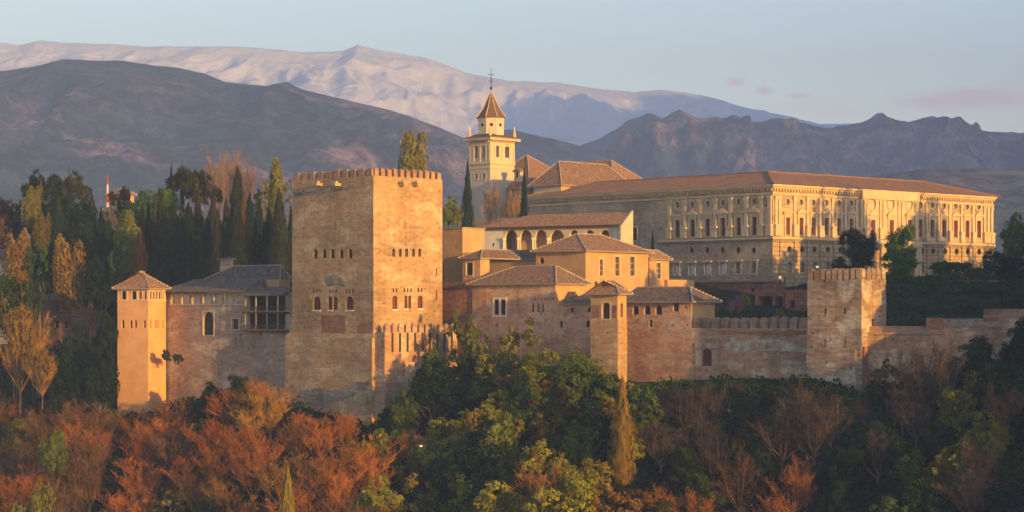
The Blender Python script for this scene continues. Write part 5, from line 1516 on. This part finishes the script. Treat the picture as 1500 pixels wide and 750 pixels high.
DG = (.02, .042, .014); MG = (.04, .08, .018); YG = (.15, .15, .02); OL = (.07, .08, .016); BRT = (.20, .155, .03)
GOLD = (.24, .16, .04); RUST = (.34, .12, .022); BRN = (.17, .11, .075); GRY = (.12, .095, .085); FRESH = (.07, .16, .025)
T_ = [
 # hilltop grove on the left, far to near
 ('pine', 58, 250, 480, 52, DG, 'dark rounded pine topping the grove, leftmost on the skyline'),
 ('pine', 104, 251, 486, 58, (.05, .06, .02), 'broad pine with bronze crown second from left on the skyline'),
 ('big', 92, 275, 470, 74, DG, 'large dark evergreen below the bronze crowned pine'),
 ('cypress', 60, 264, 474, 15, (.11, .10, .04), 'slim olive conifer between the two left skyline pines'),
 ('poplar', 47, 272, 450, 20, (.18, .17, .035), 'tall yellow green poplar at the left of the grove'),
 ('poplar', 61, 312, 446, 18, (.15, .12, .025), 'shorter golden poplar just right of the tall yellow green one'),
 ('poplar', 24, 333, 430, 30, (.20, .13, .035), 'broad golden brown poplar near the left edge'),
 ('cypress', 84, 283, 455, 36, DG, 'black green conifer in the middle of the left grove'),
 ('cypress', 134, 283, 470, 20, (.035, .045, .016), 'dark cypress left of the cedar'),
 ('cypress', 148, 304, 470, 13, DG, 'thin black cypress right under the church mast'),
 ('cedar', 174, 268, 482, 42, (.05, .045, .018), 'flat topped dark cedar on the hill beside the mast'),
 ('dense', 232, 267, 478, 72, (.09, .20, .03), 'bright fresh green broad tree crowning the hill'),
 ('pine', 276, 241, 482, 60, (.05, .06, .018), 'tall bushy pine, highest of the hilltop trees'),
 ('cypress', 251, 240, 484, 9, DG, 'narrow cypress touching the left of the highest pine'),
 ('cypress', 267, 239, 486, 7, DG, 'needle thin cypress poking over the highest pine'),
 ('pine', 300, 264, 474, 44, (.09, .075, .03), 'bronze pine right below the highest pine'),
 ('baretall', 322, 236, 500, 40, (.20, .14, .10), 'pale brown leafless poplar behind the tall central cypress'),
 ('baretall', 340, 232, 505, 28, (.22, .15, .09), 'orange tinted leafless poplar highest behind the cypresses'),
 ('baretall', 360, 246, 500, 30, (.20, .13, .11), 'pinkish leafless tree right of the tall central cypress'),
 ('cypress', 348, 245, 470, 26, (.05, .06, .02), 'tall pointed cypress dominating the grove'),
 ('poplar', 402, 231, 470, 26, (.26, .25, .05), 'tall yellow green poplar nearest the great tower'),
 ('open', 384, 268, 474, 34, (.16, .16, .05), 'sparse spring tree beside the yellow green poplar'),
 ('open', 424, 262, 474, 26, (.16, .17, .05), 'sparse yellowish tree touching the great tower edge'),
 ('cypress', 205, 335, 430, 23, (.26, .12, .04), 'rusty orange cone shaped conifer behind the pavilion tower'),
 ('poplar', 186, 307, 436, 30, (.20, .24, .04), 'lit green poplar left of the orange conifer'),
 ('open', 174, 352, 430, 34, (.06, .12, .03), 'loose green tree under the lit green poplar'),
 ('poplar', 104, 343, 434, 36, (.22, .15, .035), 'golden double plumed poplar in the middle left'),
 ('open', 54, 350, 428, 40, (.05, .12, .03), 'leafy green tree between the two golden poplars'),
 ('cypress', 209, 297, 455, 14, (.10, .08, .03), 'brownish cypress leftmost of the row behind the pavilion tower'),
 ('cypress', 218, 295, 453, 13, DG, 'second cypress of the row behind the pavilion tower'),
 ('cypress', 227, 282, 458, 12, (.06, .06, .025), 'third cypress of the row behind the pavilion tower'),
 ('cypress', 237, 283, 448, 27, (.05, .065, .02), 'broad cypress behind the pavilion tower roof'),
 ('cypress', 254, 288, 456, 15, DG, 'dark cypress right of the broad one'),
 ('cypress', 276, 299, 440, 36, (.02, .035, .015), 'wide black cypress left of centre in the grove'),
 ('cypress', 303, 318, 445, 26, DG, 'squat dark cypress below the bronze pine'),
 ('cypress', 319, 308, 440, 22, (.04, .05, .02), 'dark cypress left of the split sunlit cypress'),
 ('cypress', 331, 290, 452, 16, (.06, .06, .02), 'slender bronze cypress behind the tall pointed one'),
 ('cypress', 345, 293, 438, 30, (.03, .045, .018), 'dark front cypress under the tall pointed one'),
 ('cypress', 357, 288, 444, 22, (.16, .10, .03), 'cypress with one flank glowing orange'),
 ('cypress', 366, 282, 460, 18, DG, 'dark cypress right of the glowing one'),
 ('cypress', 380, 296, 446, 22, (.03, .045, .016), 'thick dark cypress left of the one by the great tower'),
 ('cypress', 409, 279, 436, 30, (.035, .05, .018), 'tall broad cypress nearest the great tower'),
 ('cypress', 426, 300, 444, 11, DG, 'narrow cypress half hidden by the great tower edge'),
 ('broad', 126, 342, 440, 40, DG, 'dark shrubby tree right of the golden double poplar'),
 ('broad', 150, 330, 446, 44, (.025, .055, .02), 'shadowed tree below the cedar'),
 ('broad', 148, 378, 430, 40, DG, 'low dark tree behind the long shadowed house'),
 ('broad', 10, 288, 500, 34, (.14, .09, .05), 'russet tree at the left skyline'),
 ('broad', 14, 318, 470, 36, (.12, .07, .035), 'rusty tree below the russet one at the left edge'),
 ('broad', 48, 412, 416, 30, (.04, .07, .025), 'grey green bush tree beside the palm'),
 ('broad', 226, 385, 430, 30, DG, 'dark tree peeping over the gallery roof'),
 ('broad', 70, 318, 460, 46, DG, 'dark tree filling the gap behind the golden poplars'),
 ('broad', 112, 310, 466, 50, (.018, .04, .012), 'dark tree right of the black green conifer'),
 ('broad', 196, 300, 464, 44, (.03, .06, .015), 'deep green tree right of the cedar'),
 ('broad', 262, 312, 452, 40, (.02, .045, .012), 'dark tree between the broad and the wide cypress'),
 ('cypress', 290, 288, 458, 20, (.05, .05, .015), 'olive cypress under the bronze pine'),
 ('cypress', 312, 282, 462, 16, (.07, .06, .02), 'bronze flanked cypress right of the bronze pine'),
 ('broad', 330, 322, 448, 40, (.014, .032, .010), 'dark tree low among the front cypresses'),
 ('cypress', 394, 300, 450, 20, DG, 'dark cypress left of the tall broad one'),
 ('broad', 396, 335, 440, 40, (.016, .036, .012), 'dark tree at the foot of the tall broad cypress'),
 ('broad', 36, 296, 470, 44, (.03, .05, .018), 'dark bush tree left of the tall yellow green poplar'),
 ('broad', 20, 400, 416, 50, (.03, .05, .015), 'dark tree under the broad golden brown poplar'),
 ('broad', 118, 482, 408, 50, (.02, .04, .014), 'dark green tree under the long shadowed house'),
 ('broad', 158, 462, 408, 26, (.025, .045, .016), 'dark green tree close left of the pavilion tower'),
 ('broad', 96, 506, 402, 56, (.016, .036, .012), 'big dark tree on the slope left of the pavilion tower'),
 ('broad', 146, 516, 400, 46, (.02, .04, .012), 'dark tree at the foot of the pavilion tower'),
 # behind the walls, right of the great tower
 ('poplar', 606, 192, 470, 34, (.26, .24, .06), 'yellow green poplar rising behind the great tower battlements'),
 ('cypress', 584, 229, 440, 7, DG, 'tiny dark cypress tip behind the great tower battlements'),
 ('broad', 662, 290, 420, 30, (.16, .19, .03), 'bright leafy tree squeezed beside the great tower'),
 ('cypress', 685, 237, 440, 22, (.025, .05, .02), 'lone slender cypress in front of the church bell tower'),
 ('cypress', 768, 244, 440, 15, (.02, .045, .02), 'slender dark cypress in front of the church roof'),
 ('bare', 722, 272, 448, 44, (.30, .18, .09), 'brown leafless tree left in the church garden'),
 ('bare', 752, 276, 446, 34, (.28, .17, .09), 'brown leafless tree right in the church garden'),
 ('cypress', 956, 336, 412, 8, DG, 'little cypress against the palace wall above the ochre annex'),
 # gardens in front of the palace
 ('dense', 1258, 329, 408, 62, (.018, .035, .018), 'dense black green tree behind the ruined tower'),
 ('dense', 1322, 322, 412, 50, (.10, .18, .04), 'light green tree in front of the palace portal'),
 ('dense', 1316, 366, 406, 62, (.06, .16, .03), 'rounded green tree below the palace portal'),
 ('broad', 1228, 378, 412, 30, (.04, .075, .025), 'small green tree left of the dense black green one'),
 ('bush', 1398, 380, 410, 72, (.05, .12, .025), 'wide spreading shrub by the garden parapet'),
 ('bush', 1432, 388, 412, 40, (.03, .07, .022), 'smaller shrub right of the wide spreading shrub'),
 ('broad', 1460, 366, 410, 48, (.05, .07, .03), 'brownish green tree at the right end of the palace'),
 ('dense', 1496, 308, 408, 62, (.07, .13, .035), 'tall tree cut by the right edge beside the palace'),
 ('broad', 1482, 376, 400, 50, DG, 'dark tree beneath the tall right edge tree'),
 ('broad', 1090, 428, 392, 22, (.13, .16, .03), 'small yellow green shrub in the terrace garden'),
 ('bare', 1081, 432, 390, 18, (.22, .10, .17), 'purple blossoming shrub in the terrace garden'),
 ('bare', 1071, 440, 388, 14, (.22, .10, .16), 'low pink blossoming shrub left in the terrace garden'),
 ('bush', 1142, 448, 386, 22, (.22, .17, .03), 'yellow flowering bush by the ruined pavilion'),
]
for a in T_:
    kind, px, ytop, Y, wpx, col, label = a
    if kind in ('pine', 'big', 'broad', 'cypress') and px < 430: wpx *= 1.25
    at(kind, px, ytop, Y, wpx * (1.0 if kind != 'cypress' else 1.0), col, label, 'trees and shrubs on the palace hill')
for i, (px, yt, w_, c_) in enumerate(((1318, 418, 34, (.05, .10, .03)), (1352, 424, 40, (.035, .075, .022)), (1392, 419, 36, (.06, .12, .03)), (1428, 426, 42, (.04, .08, .025)), (1462, 420, 40, (.05, .10, .03)),
                                      (1334, 446, 44, (.045, .09, .028)), (1376, 450, 40, (.06, .11, .04)), (1412, 447, 46, (.035, .075, .022)), (1448, 440, 44, (.08, .12, .05)), (1484, 436, 48, (.04, .085, .025)))):
    at('bush', px, yt - 3, 396 if i < 5 else 381, w_, c_, ('first', 'second', 'third', 'fourth', 'fifth')[i % 5] + ' bush from the left in the ' + ('upper' if i < 5 else 'lower') + ' row on the ivy bank', 'bushes on the ivy bank')
# amber willow on the left slope
for px, yt, Y, w_, c_, lab in ((30, 442, 398, 92, (.33, .19, .03), 'big amber willow with fanning stems on the left slope'), (62, 508, 392, 50, (.30, .17, .03), 'smaller amber willow right of the big one')):
    at('fan', px, yt, Y, w_, c_, lab, 'amber willows', ybase=588)
    at('open', px, yt - 2, Y - 1, w_ * .62, (.20, .14, .025), lab.replace('willow with fanning stems', 'leafed sapling entwined with the big willow').replace('smaller amber willow', 'smaller amber sapling'), 'amber willows', ybase=592)

# palm in the left garden
pr = thing('palm_tree', 'dark palm with drooping fronds below the golden poplars', 'palm', (W(58, 430, 424).x, 424, gz(W(58, 430, 424).x, 424)))
px_, pz0, pz1 = pr.location.x, pr.location.z, (HY - 412) / F * 424
mb = MB(); mb.tube((px_, 424, pz0 - .2), (px_, 424, pz1), .35, .28, 8); mb.build('trunk', M['bark'], pr)
for k in range(18):
    a = 6.283 * k / 18; mb = MB(); prev = Vector((px_, 424, pz1)); el = R(random.uniform(-5, 70))
    for q in range(6):
        dv = Vector((math.cos(a) * math.cos(el), math.sin(a) * math.cos(el), math.sin(el))) * .55
        nx_ = prev + dv; sd_ = Vector((-math.sin(a), math.cos(a), 0)) * (.35 - .05 * q)
        mb.poly([prev - sd_, prev, nx_, nx_ - sd_ * .9 - Vector((0, 0, .15))]); mb.poly([prev, prev + sd_, nx_ + sd_ * .9 - Vector((0, 0, .15)), nx_])
        prev = nx_; el -= R(20)
    o = mb.build('frond', M['leaf'], pr); o.color = (.03, .05, .02, 1)

# ------------------------------------------------------------ the wood on the slope below the walls
def zone(px, py):  # crown colours also paint the sunlit and shaded areas of the slope
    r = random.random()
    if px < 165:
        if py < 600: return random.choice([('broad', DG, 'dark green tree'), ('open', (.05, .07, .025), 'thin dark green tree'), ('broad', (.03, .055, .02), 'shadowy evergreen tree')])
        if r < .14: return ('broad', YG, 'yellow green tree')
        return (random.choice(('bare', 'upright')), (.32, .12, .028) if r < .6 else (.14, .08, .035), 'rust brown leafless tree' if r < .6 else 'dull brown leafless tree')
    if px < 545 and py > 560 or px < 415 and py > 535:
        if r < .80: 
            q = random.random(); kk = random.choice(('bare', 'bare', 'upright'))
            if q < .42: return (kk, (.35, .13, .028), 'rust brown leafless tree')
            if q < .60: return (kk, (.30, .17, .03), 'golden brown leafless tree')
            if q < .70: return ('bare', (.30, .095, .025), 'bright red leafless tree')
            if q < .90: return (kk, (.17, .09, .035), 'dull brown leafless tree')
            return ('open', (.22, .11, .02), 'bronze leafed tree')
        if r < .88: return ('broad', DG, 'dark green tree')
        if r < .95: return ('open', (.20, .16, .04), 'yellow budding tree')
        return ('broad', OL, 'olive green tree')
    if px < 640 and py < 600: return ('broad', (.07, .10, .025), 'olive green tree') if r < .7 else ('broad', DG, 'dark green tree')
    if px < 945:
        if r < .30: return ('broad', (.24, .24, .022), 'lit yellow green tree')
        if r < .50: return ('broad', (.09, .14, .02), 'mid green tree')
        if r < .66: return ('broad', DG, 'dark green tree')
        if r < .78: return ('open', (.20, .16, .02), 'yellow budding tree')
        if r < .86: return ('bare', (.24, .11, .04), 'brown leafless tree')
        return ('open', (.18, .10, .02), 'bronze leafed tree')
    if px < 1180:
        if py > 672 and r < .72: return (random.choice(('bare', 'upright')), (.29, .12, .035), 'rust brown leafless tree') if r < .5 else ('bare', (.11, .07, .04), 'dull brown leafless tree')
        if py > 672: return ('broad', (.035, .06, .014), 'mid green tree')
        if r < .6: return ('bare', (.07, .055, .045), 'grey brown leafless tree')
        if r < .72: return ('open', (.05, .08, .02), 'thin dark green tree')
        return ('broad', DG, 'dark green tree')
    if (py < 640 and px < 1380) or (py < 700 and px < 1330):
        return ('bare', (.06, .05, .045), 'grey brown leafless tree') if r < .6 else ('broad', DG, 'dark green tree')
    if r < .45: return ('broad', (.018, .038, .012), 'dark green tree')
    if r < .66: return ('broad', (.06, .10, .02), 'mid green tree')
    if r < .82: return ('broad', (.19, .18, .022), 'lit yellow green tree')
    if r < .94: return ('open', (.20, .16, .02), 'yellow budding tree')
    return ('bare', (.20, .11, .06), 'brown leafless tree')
def region(px):
    for lim, nm in ((110, 'at the far left'), (250, 'below the pavilion tower'), (410, 'below the palace wing'), (545, 'below the great tower'), (660, 'below the curtain wall'), (800, 'below the brick hall'),
                    (930, 'below the lookout tower'), (1050, 'below the long house'), (1180, 'below the battlemented wall'), (1290, 'below the ruined tower'), (1400, 'below the stepped wall'), (1700, 'at the far right')):
        if px < lim: return nm
def height_word(py): return 'at the wall foot' if py < 585 else ('midway down the slope' if py < 670 else 'near the bottom edge')
cand = []
row = 0
for dep in (4.5, 9.5, 14.5, 20, 26, 32, 38, 45):
    x = -98 + (row % 2) * 2.8
    while x < 86:
        xx = x + random.uniform(-1.5, 1.5); yw_ = float(np.interp(xx, XW, YW)); yy = yw_ - dep + random.uniform(-1.6, 1.6)
        x += 5.6
        if xx > .235 * yy or xx < -.25 * yy: continue
        z = gz(xx, yy)
        px = 750 + F * xx / yy; pyb = HY - F * z / yy
        h = random.uniform(6.5, 9.5)
        if dep < 8: h *= .8
        if -14 < xx < 17: h *= 1.4
        if xx < -75: h *= 1.1
        pc = pyb - F * h * .6 / yy
        if pyb - F * h / yy > 765: continue
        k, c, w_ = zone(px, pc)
        if 888 < px < 938 and yy < 334 and pc < 690: continue       # the golden cypress stands free
        if k in ('bare', 'upright'): h *= 1.15
        # keep the wall faces as free as they are in the photograph
        lim = np.interp(px, [0, 165, 172, 245, 300, 410, 416, 560, 600, 640, 700, 760, 800, 870, 900, 960, 1020, 1180, 1262, 1300, 1400, 1500],
                            [560, 575, 606, 590, 560, 545, 600, 600, 560, 500, 480, 480, 520, 520, 560, 560, 556, 556, 578, 540, 500, 470])
        ytop_ = pyb - F * h / yy
        if ytop_ < lim:
            h = (pyb - lim - random.uniform(0, 10)) / F * yy
            if h < 1.6: continue
        cand.append([k, xx, yy, z - .3, h, max(h, 4.2) * random.uniform(.8, 1.0), c, w_, px, pyb - F * h * .6 / yy])
    row += 1
# particular trees of the wood
SP = [('open', 1300, 522, 331, 60, (.07, .07, .03), 'thin grey green tree'), ('bare', 1338, 498, 328, 70, (.09, .07, .06), 'grey brown leafless tree'), ('bare', 1380, 486, 324, 72, (.09, .07, .06), 'grey brown leafless tree'), ('broad', 1462, 520, 322, 80, DG, 'dark green tree'), ('broad', 1490, 470, 328, 60, (.02, .04, .015), 'dark green tree'),
      ('open', 700, 470, 364, 60, (.12, .13, .03), 'thin olive tree'), ('open', 678, 446, 371, 64, (.12, .14, .025), 'lit yellow green tree'), ('open', 762, 462, 362, 84, (.15, .15, .03), 'wispy yellow tree'), ('broad', 745, 520, 358, 66, (.05, .08, .015), 'mid green tree'), ('broad', 690, 512, 364, 60, (.04, .07, .015), 'mid green tree'), ('broad', 842, 512, 352, 84, (.13, .17, .025), 'lit yellow green tree'),
      ('broad', 642, 512, 364, 62, (.08, .13, .022), 'mid green tree'), ('broad', 730, 612, 338, 84, (.14, .17, .025), 'lit yellow green tree'), ('broad', 592, 572, 358, 46, (.09, .13, .022), 'mid green tree'),
      ('cypress', 912, 550, 333, 36, (.27, .18, .03), 'golden brown cypress'), ('open', 888, 570, 341, 34, (.18, .19, .03), 'yellow budding tree'), ('cypress', 422, 684, 326, 44, (.24, .19, .035), 'golden cypress tip'),
      ('broad', 1424, 496, 330, 84, (.02, .045, .016), 'big dark round tree'), ('broad', 352, 545, 386, 44, (.03, .06, .02), 'dark green tree'), ('broad', 50, 708, 362, 74, (.20, .19, .03), 'bright yellow green tree'),
      ('broad', 78, 628, 378, 44, (.12, .15, .025), 'yellow green tree'), ('broad', 1030, 556, 352, 40, DG, 'dark ivy green tree'),
      ('open', 1475, 545, 322, 60, (.22, .18, .03), 'yellow budding tree'), ('cypress', 1412, 608, 318, 12, (.14, .12, .03), 'small pointed conifer'), ('cypress', 1375, 598, 322, 20, (.07, .08, .025), 'small pointed conifer')]
for k, px, yt, Y, w_, c, word in SP:
    x = (px - 750) / F * Y; z = gz(x, Y); h = (HY - yt) / F * Y - z
    cand.append([k, x, Y, z - .3, h, w_ / F * Y, c, word, px, HY - F * (z + h * .6) / Y])
# labels: colour and kind, where on the slope, and an ordinal where several match
cand.sort(key=lambda q: q[8])
grp = {}
for q in cand: grp.setdefault((q[7], height_word(q[9]), region(q[8])), []).append(q)
ORD = ['', 'leftmost', 'second from left', 'third from left', 'fourth from left', 'fifth from left', 'sixth from left', 'seventh from left', 'eighth from left', 'ninth from left', 'tenth from left']
NUM = ['', 'one', 'two', 'three', 'four', 'five', 'six', 'seven', 'eight', 'nine', 'ten', 'eleven', 'twelve', 'thirteen', 'fourteen']
for (word, hw_, reg), lst in grp.items():
    for i, q in enumerate(lst):
        lab = word + ' ' + hw_ + ' ' + reg
        if len(lst) > 1:
            first_ = ORD[i + 1] if i < 10 else 'rightmost'
            if i == len(lst) - 1: first_ = 'rightmost'
            lab = first_ + ' ' + word + ' ' + hw_ + ' ' + reg
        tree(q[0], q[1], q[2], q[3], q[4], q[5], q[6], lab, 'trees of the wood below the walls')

# undergrowth: one low carpet of leaf tufts
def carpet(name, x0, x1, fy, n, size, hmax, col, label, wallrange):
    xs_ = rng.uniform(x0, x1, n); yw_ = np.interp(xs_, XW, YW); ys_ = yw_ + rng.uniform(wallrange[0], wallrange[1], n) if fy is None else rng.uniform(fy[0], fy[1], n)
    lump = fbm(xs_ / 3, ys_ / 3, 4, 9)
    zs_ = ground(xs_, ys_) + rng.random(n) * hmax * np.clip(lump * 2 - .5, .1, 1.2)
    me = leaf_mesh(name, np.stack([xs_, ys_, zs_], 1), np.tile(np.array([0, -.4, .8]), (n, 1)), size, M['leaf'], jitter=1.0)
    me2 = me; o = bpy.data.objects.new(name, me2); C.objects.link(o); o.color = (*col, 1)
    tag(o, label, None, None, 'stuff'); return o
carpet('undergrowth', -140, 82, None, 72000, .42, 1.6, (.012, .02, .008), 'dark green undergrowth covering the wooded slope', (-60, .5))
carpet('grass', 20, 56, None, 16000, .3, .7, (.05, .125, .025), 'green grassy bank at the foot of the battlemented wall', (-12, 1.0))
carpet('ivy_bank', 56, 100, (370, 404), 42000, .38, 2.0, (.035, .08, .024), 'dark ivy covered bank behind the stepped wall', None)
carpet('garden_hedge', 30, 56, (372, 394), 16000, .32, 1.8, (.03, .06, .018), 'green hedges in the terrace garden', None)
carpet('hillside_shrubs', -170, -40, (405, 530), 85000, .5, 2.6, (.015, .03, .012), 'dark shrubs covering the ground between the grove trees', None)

# unseen wood added on the right spur to shade the right half of the slope
cr_ = PROTO['broad'][0][0]; nv = len(cr_.vertices); co = np.empty(nv * 3, np.float32); cr_.vertices.foreach_get('co', co); co = co.reshape(-1, 3)
parts = []
while len(parts) < 26:
    x = rng.uniform(84, 135); y = rng.uniform(262, 352)
    if x < .2273 * y + 12 or .76 * x + .65 * y < 265: continue
    h = rng.uniform(7, 11); a = rng.random() * 6.28
    ca, sa = math.cos(a), math.sin(a)
    q = co * np.array([h, h, h]); q = np.stack([q[:, 0] * ca - q[:, 1] * sa + x, q[:, 0] * sa + q[:, 1] * ca + y, q[:, 2] + gz(x, y) - .5], 1)
    parts.append(q)
me = raw_mesh('unseen_spur_wood', np.concatenate(parts), 4, M['leaf']); o = bpy.data.objects.new('unseen_spur_wood', me); C.objects.link(o); o.color = (.04, .07, .02, 1)
tag(o, 'unseen wood on the spur beyond the right edge, placed to shade the slope', None, None, 'stuff')

# unseen thin trees added beyond the right edge to dapple the palace front
cr_ = PROTO['open'][0][0]; nv = len(cr_.vertices); co = np.empty(nv * 3, np.float32); cr_.vertices.foreach_get('co', co); co = co.reshape(-1, 3)
parts = []
for u0, u1, top_, n_ in ((7, 25, 41, 7), (42, 53, 40, 5), (28, 41, 33, 3), (-6, 5, 27, 2), (56, 72, 30, 3)):
    for i in range(n_):
        u = rng.uniform(u0, u1); t_ = rng.uniform(100, 122)
        x = 49.8 + .737 * u + .65 * t_; y = 430 + .676 * u - .76 * t_
        zg = gz(x, y); h = top_ + .132 * (t_ - 110) - zg + rng.uniform(-2, .5)
        a = rng.random() * 6.28; ca, sa = math.cos(a), math.sin(a); wq = 9.0
        parts.append(np.stack([(co[:, 0] * ca - co[:, 1] * sa) * wq + x, (co[:, 0] * sa + co[:, 1] * ca) * wq + y, co[:, 2] * h + zg], 1))
me = raw_mesh('unseen_shade_trees', np.concatenate(parts), 4, M['leaf']); o = bpy.data.objects.new('unseen_shade_trees', me); C.objects.link(o); o.color = (.06, .09, .02, 1)
tag(o, 'unseen thin trees added beyond the right edge to dapple the palace light', None, None, 'stuff')

# climbing plant on the left wing, near the pavilion tower
for px, yt, w_, lab in ((245, 508, 16, 'dark climber on the wall beside the pavilion tower'), (262, 517, 18, 'small shrub rooted high in the palace wing wall')):
    x = (px - 750) / F * 404; z = (HY - 545) / F * 404
    tree('bush', x, 403, z + (1.5 if px > 250 else 0), (HY - yt) / F * 404 - z - (1.5 if px > 250 else 0), w_ / F * 404, (.04, .06, .02), lab)

# ------------------------------------------------------------ people, lamps, mast
def person(px, Y, ybase, top, bottom, label, h=1.7, face=0.0, pose=0):
    z = (HY - ybase) / F * Y; x = (px - 750) / F * Y
    me = bpy.data.meshes.new('person')
    k = h / 1.75
    V = [(0, 0, .95), (0, 0, 1.15), (0, 0, 1.40), (0, 0, 1.52), (0, -.02, 1.66), (-.10, 0, .90), (-.11, -.04, .50), (-.11, .0, .08), (-.11, -.14, .04), (.10, 0, .90), (.11, .04, .50), (.12, .06, .08), (.12, -.08, .04),
         (-.19, 0, 1.40), (-.25, .02, 1.13), (-.22, -.12, .90), (-.22, -.16, .82), (.19, 0, 1.40), (.26, .0, 1.13), (.24, -.16 - .1 * pose, .92 + .15 * pose), (.23, -.22 - .1 * pose, .86 + .2 * pose)]
    E = [(0, 1), (1, 2), (2, 3), (3, 4), (0, 5), (5, 6), (6, 7), (7, 8), (0, 9), (9, 10), (10, 11), (11, 12), (2, 13), (13, 14), (14, 15), (15, 16), (2, 17), (17, 18), (18, 19), (19, 20)]
    rad = [.16, .14, .17, .06, .11, .10, .07, .045, .045, .10, .07, .045, .045, .07, .045, .035, .03, .07, .045, .035, .03]
    me.from_pydata([(a * k, b2 * k, c * k) for a, b2, c in V], E, [])
    o = bpy.data.objects.new('person', me); C.objects.link(o)
    sk = o.modifiers.new('skin', 'SKIN'); o.modifiers.new('sub', 'SUBSURF').levels = 1
    for i, sv in enumerate(me.skin_vertices[0].data): sv.radius = (rad[i] * k, rad[i] * k); sv.use_root = i == 0
    bpy.context.view_layer.update()
    ev = o.evaluated_get(bpy.context.evaluated_depsgraph_get()); m2 = bpy.data.meshes.new_from_object(ev)
    o.modifiers.clear(); o.data = m2; m2.materials.clear()
    for c_ in (top, bottom, (.38, .22, .15)): m2.materials.append(plain('cloth_or_skin', c_, .9))
    for f_ in m2.polygons:
        zc = f_.center.z / k; xc = abs(f_.center.x) / k
        f_.material_index = 2 if (zc > 1.5 or (xc > .17 and zc < .93)) else (1 if zc < .95 else 0)
    o.location = (x, Y, z); o.rotation_euler = (0, 0, face)
    tag(o, label, 'person')
    hm_ = MB(); hm_.lathe((0, .02 * k, 1.68 * k), [(.105 * k, -.05 * k), (.125 * k, .02 * k), (.10 * k, .10 * k), (.03 * k, .135 * k)], 10)
    hb_ = hm_.build('hair', M['dark'], None, (0, 0, 0)); hb_.parent = o
person(1142.5, 412, 416, (.7, .68, .66), (.04, .04, .05), 'person in white top and dark trousers on the terrace by the palace corner')
person(1150, 412, 416, (.04, .04, .05), (.03, .03, .04), 'person in black beside the white topped one on the terrace', 1.7, .5, 1)
for i, (px, col_, lab) in enumerate(((1399, (.6, .6, .62), 'person in pale top, leftmost of the group behind the garden parapet'), (1404, (.25, .2, .4), 'person in violet top in the group behind the garden parapet'),
                      (1411, (.62, .66, .7), 'person in light blue top, rightmost of the group behind the garden parapet'), (1431, (.5, .2, .1), 'person in orange top alone right of the white parasol'))):
    person(px, 406, 420, col_, (.05, .06, .1), lab, 1.7, i * .8, i % 2)
c0 = W(1423.5, 414, 406)
t = thing('parasol', 'round white parasol tilted open behind the garden parapet', 'parasol', c0)
mb = MB(); mb.tube(c0 - Vector((0, 0, .5)), c0 + Vector((0, -.2, .9)), .04, .04, 6); mb.build('pole', M['metal'], t)
mb = MB(); ax = Vector((.1, -.9, .42)).normalized(); cc = c0 + Vector((0, -.2, .6)); mb.tube(cc - ax * .05, cc + ax * .25, .72, .1, 14); mb.build('canopy', M['lampwhite'], t)
for px, py, Y, lab in ((1197, 391.5, 343, 'white floodlight on the ruined tower battlements'), (901.5, 277.5, 469, 'sunlit floodlight on the palace cornice'), (766.5, 284, 470, 'pale floodlight at the foot of the church cypress'),
                       (849, 551, 352, 'small white floodlight among the trees below the lookout tower'), (617, 654, 335, 'tiny white lamp in the dark wood')):
    c0 = W(px, py, Y)
    t = thing('floodlight', lab, 'floodlight', c0 - Vector((0, 0, .6)))
    mb = MB(); mb.box(c0 + Vector((-.2, -.15, -.1)), (.4, 0, .05), (0, .25, .05), (-.02, -.03, .24)); mb.build('lamp_head', M['lampwhite'], t)
    mb = MB(); mb.tube(c0 + Vector((0, 0, -1.6)), c0 + Vector((0, 0, -.1)), .05, .05, 6); mb.tube(c0 + Vector((-.4, 0, -.1)), c0 + Vector((.4, 0, -.1)), .04, .04, 6); mb.build('bracket', M['metal'], t)
for px, yt, yb, Y, lab in ((157.5, 257, 286, 520, 'red and white striped lattice mast on the hill'), (101, 244, 262, 540, 'thin distant mast over the bronze crowned pine')):
    a = W(px, yt, Y); b2 = W(px, yb, Y); x = a.x; zg = gz(x, Y)
    t = thing('radio_mast', lab, 'mast', (x, Y, zg))
    L_ = a.z - zg; w0 = .55 if px > 120 else .2
    for s_ in range(8):
        za = zg + L_ * s_ / 8; zb2 = zg + L_ * (s_ + 1) / 8; ra, rb2 = w0 * (1 - s_ / 9), w0 * (1 - (s_ + 1) / 9)
        mb = MB()
        for q in range(4):
            t0 = 1.57 * q; t1 = 1.57 * (q + 1)
            A0 = Vector((x + ra * math.cos(t0), Y + ra * math.sin(t0), za)); A1 = Vector((x + rb2 * math.cos(t0), Y + rb2 * math.sin(t0), zb2))
            B1 = Vector((x + rb2 * math.cos(t1), Y + rb2 * math.sin(t1), zb2)); B0 = Vector((x + ra * math.cos(t1), Y + ra * math.sin(t1), za))
            mb.tube(A0, A1, .07, .07, 4); mb.tube(A0, B1, .05, .05, 4); mb.tube(B0, A1, .05, .05, 4); mb.tube(A1, B1, .05, .05, 4)
        mb.build('mast_section', M['metal'] if px < 120 else (M['redpaint'] if s_ % 2 else M['lampwhite']), t)
# far houses on the ridge at the right edge
for i, (px, py, w_) in enumerate(((1461, 277, 9), (1470, 282, 6), (1479, 281, 8), (1490, 283, 7))):
    Bq = Blk(px, 2240, 40, px - w_ * .6, px + w_ * .5)
    zz = Bq.z(py + 5)
    t = thing('farmhouse', ('pale distant farmhouse, leftmost and largest on the far ridge', 'pale distant farmhouse, second on the far ridge', 'pale distant farmhouse, third on the far ridge', 'pale distant farmhouse, rightmost on the far ridge')[i], 'house', Bq.base(zz), 'farmhouses on the far ridge')
    body(t, Bq, zz - 5, Bq.z(py), [], [], M['white'], .3); roof(t, Bq, Bq.z(py), Bq.z(py - 2.5), 'R', over=.5, mat=M['roof_warm'], ridge=False)
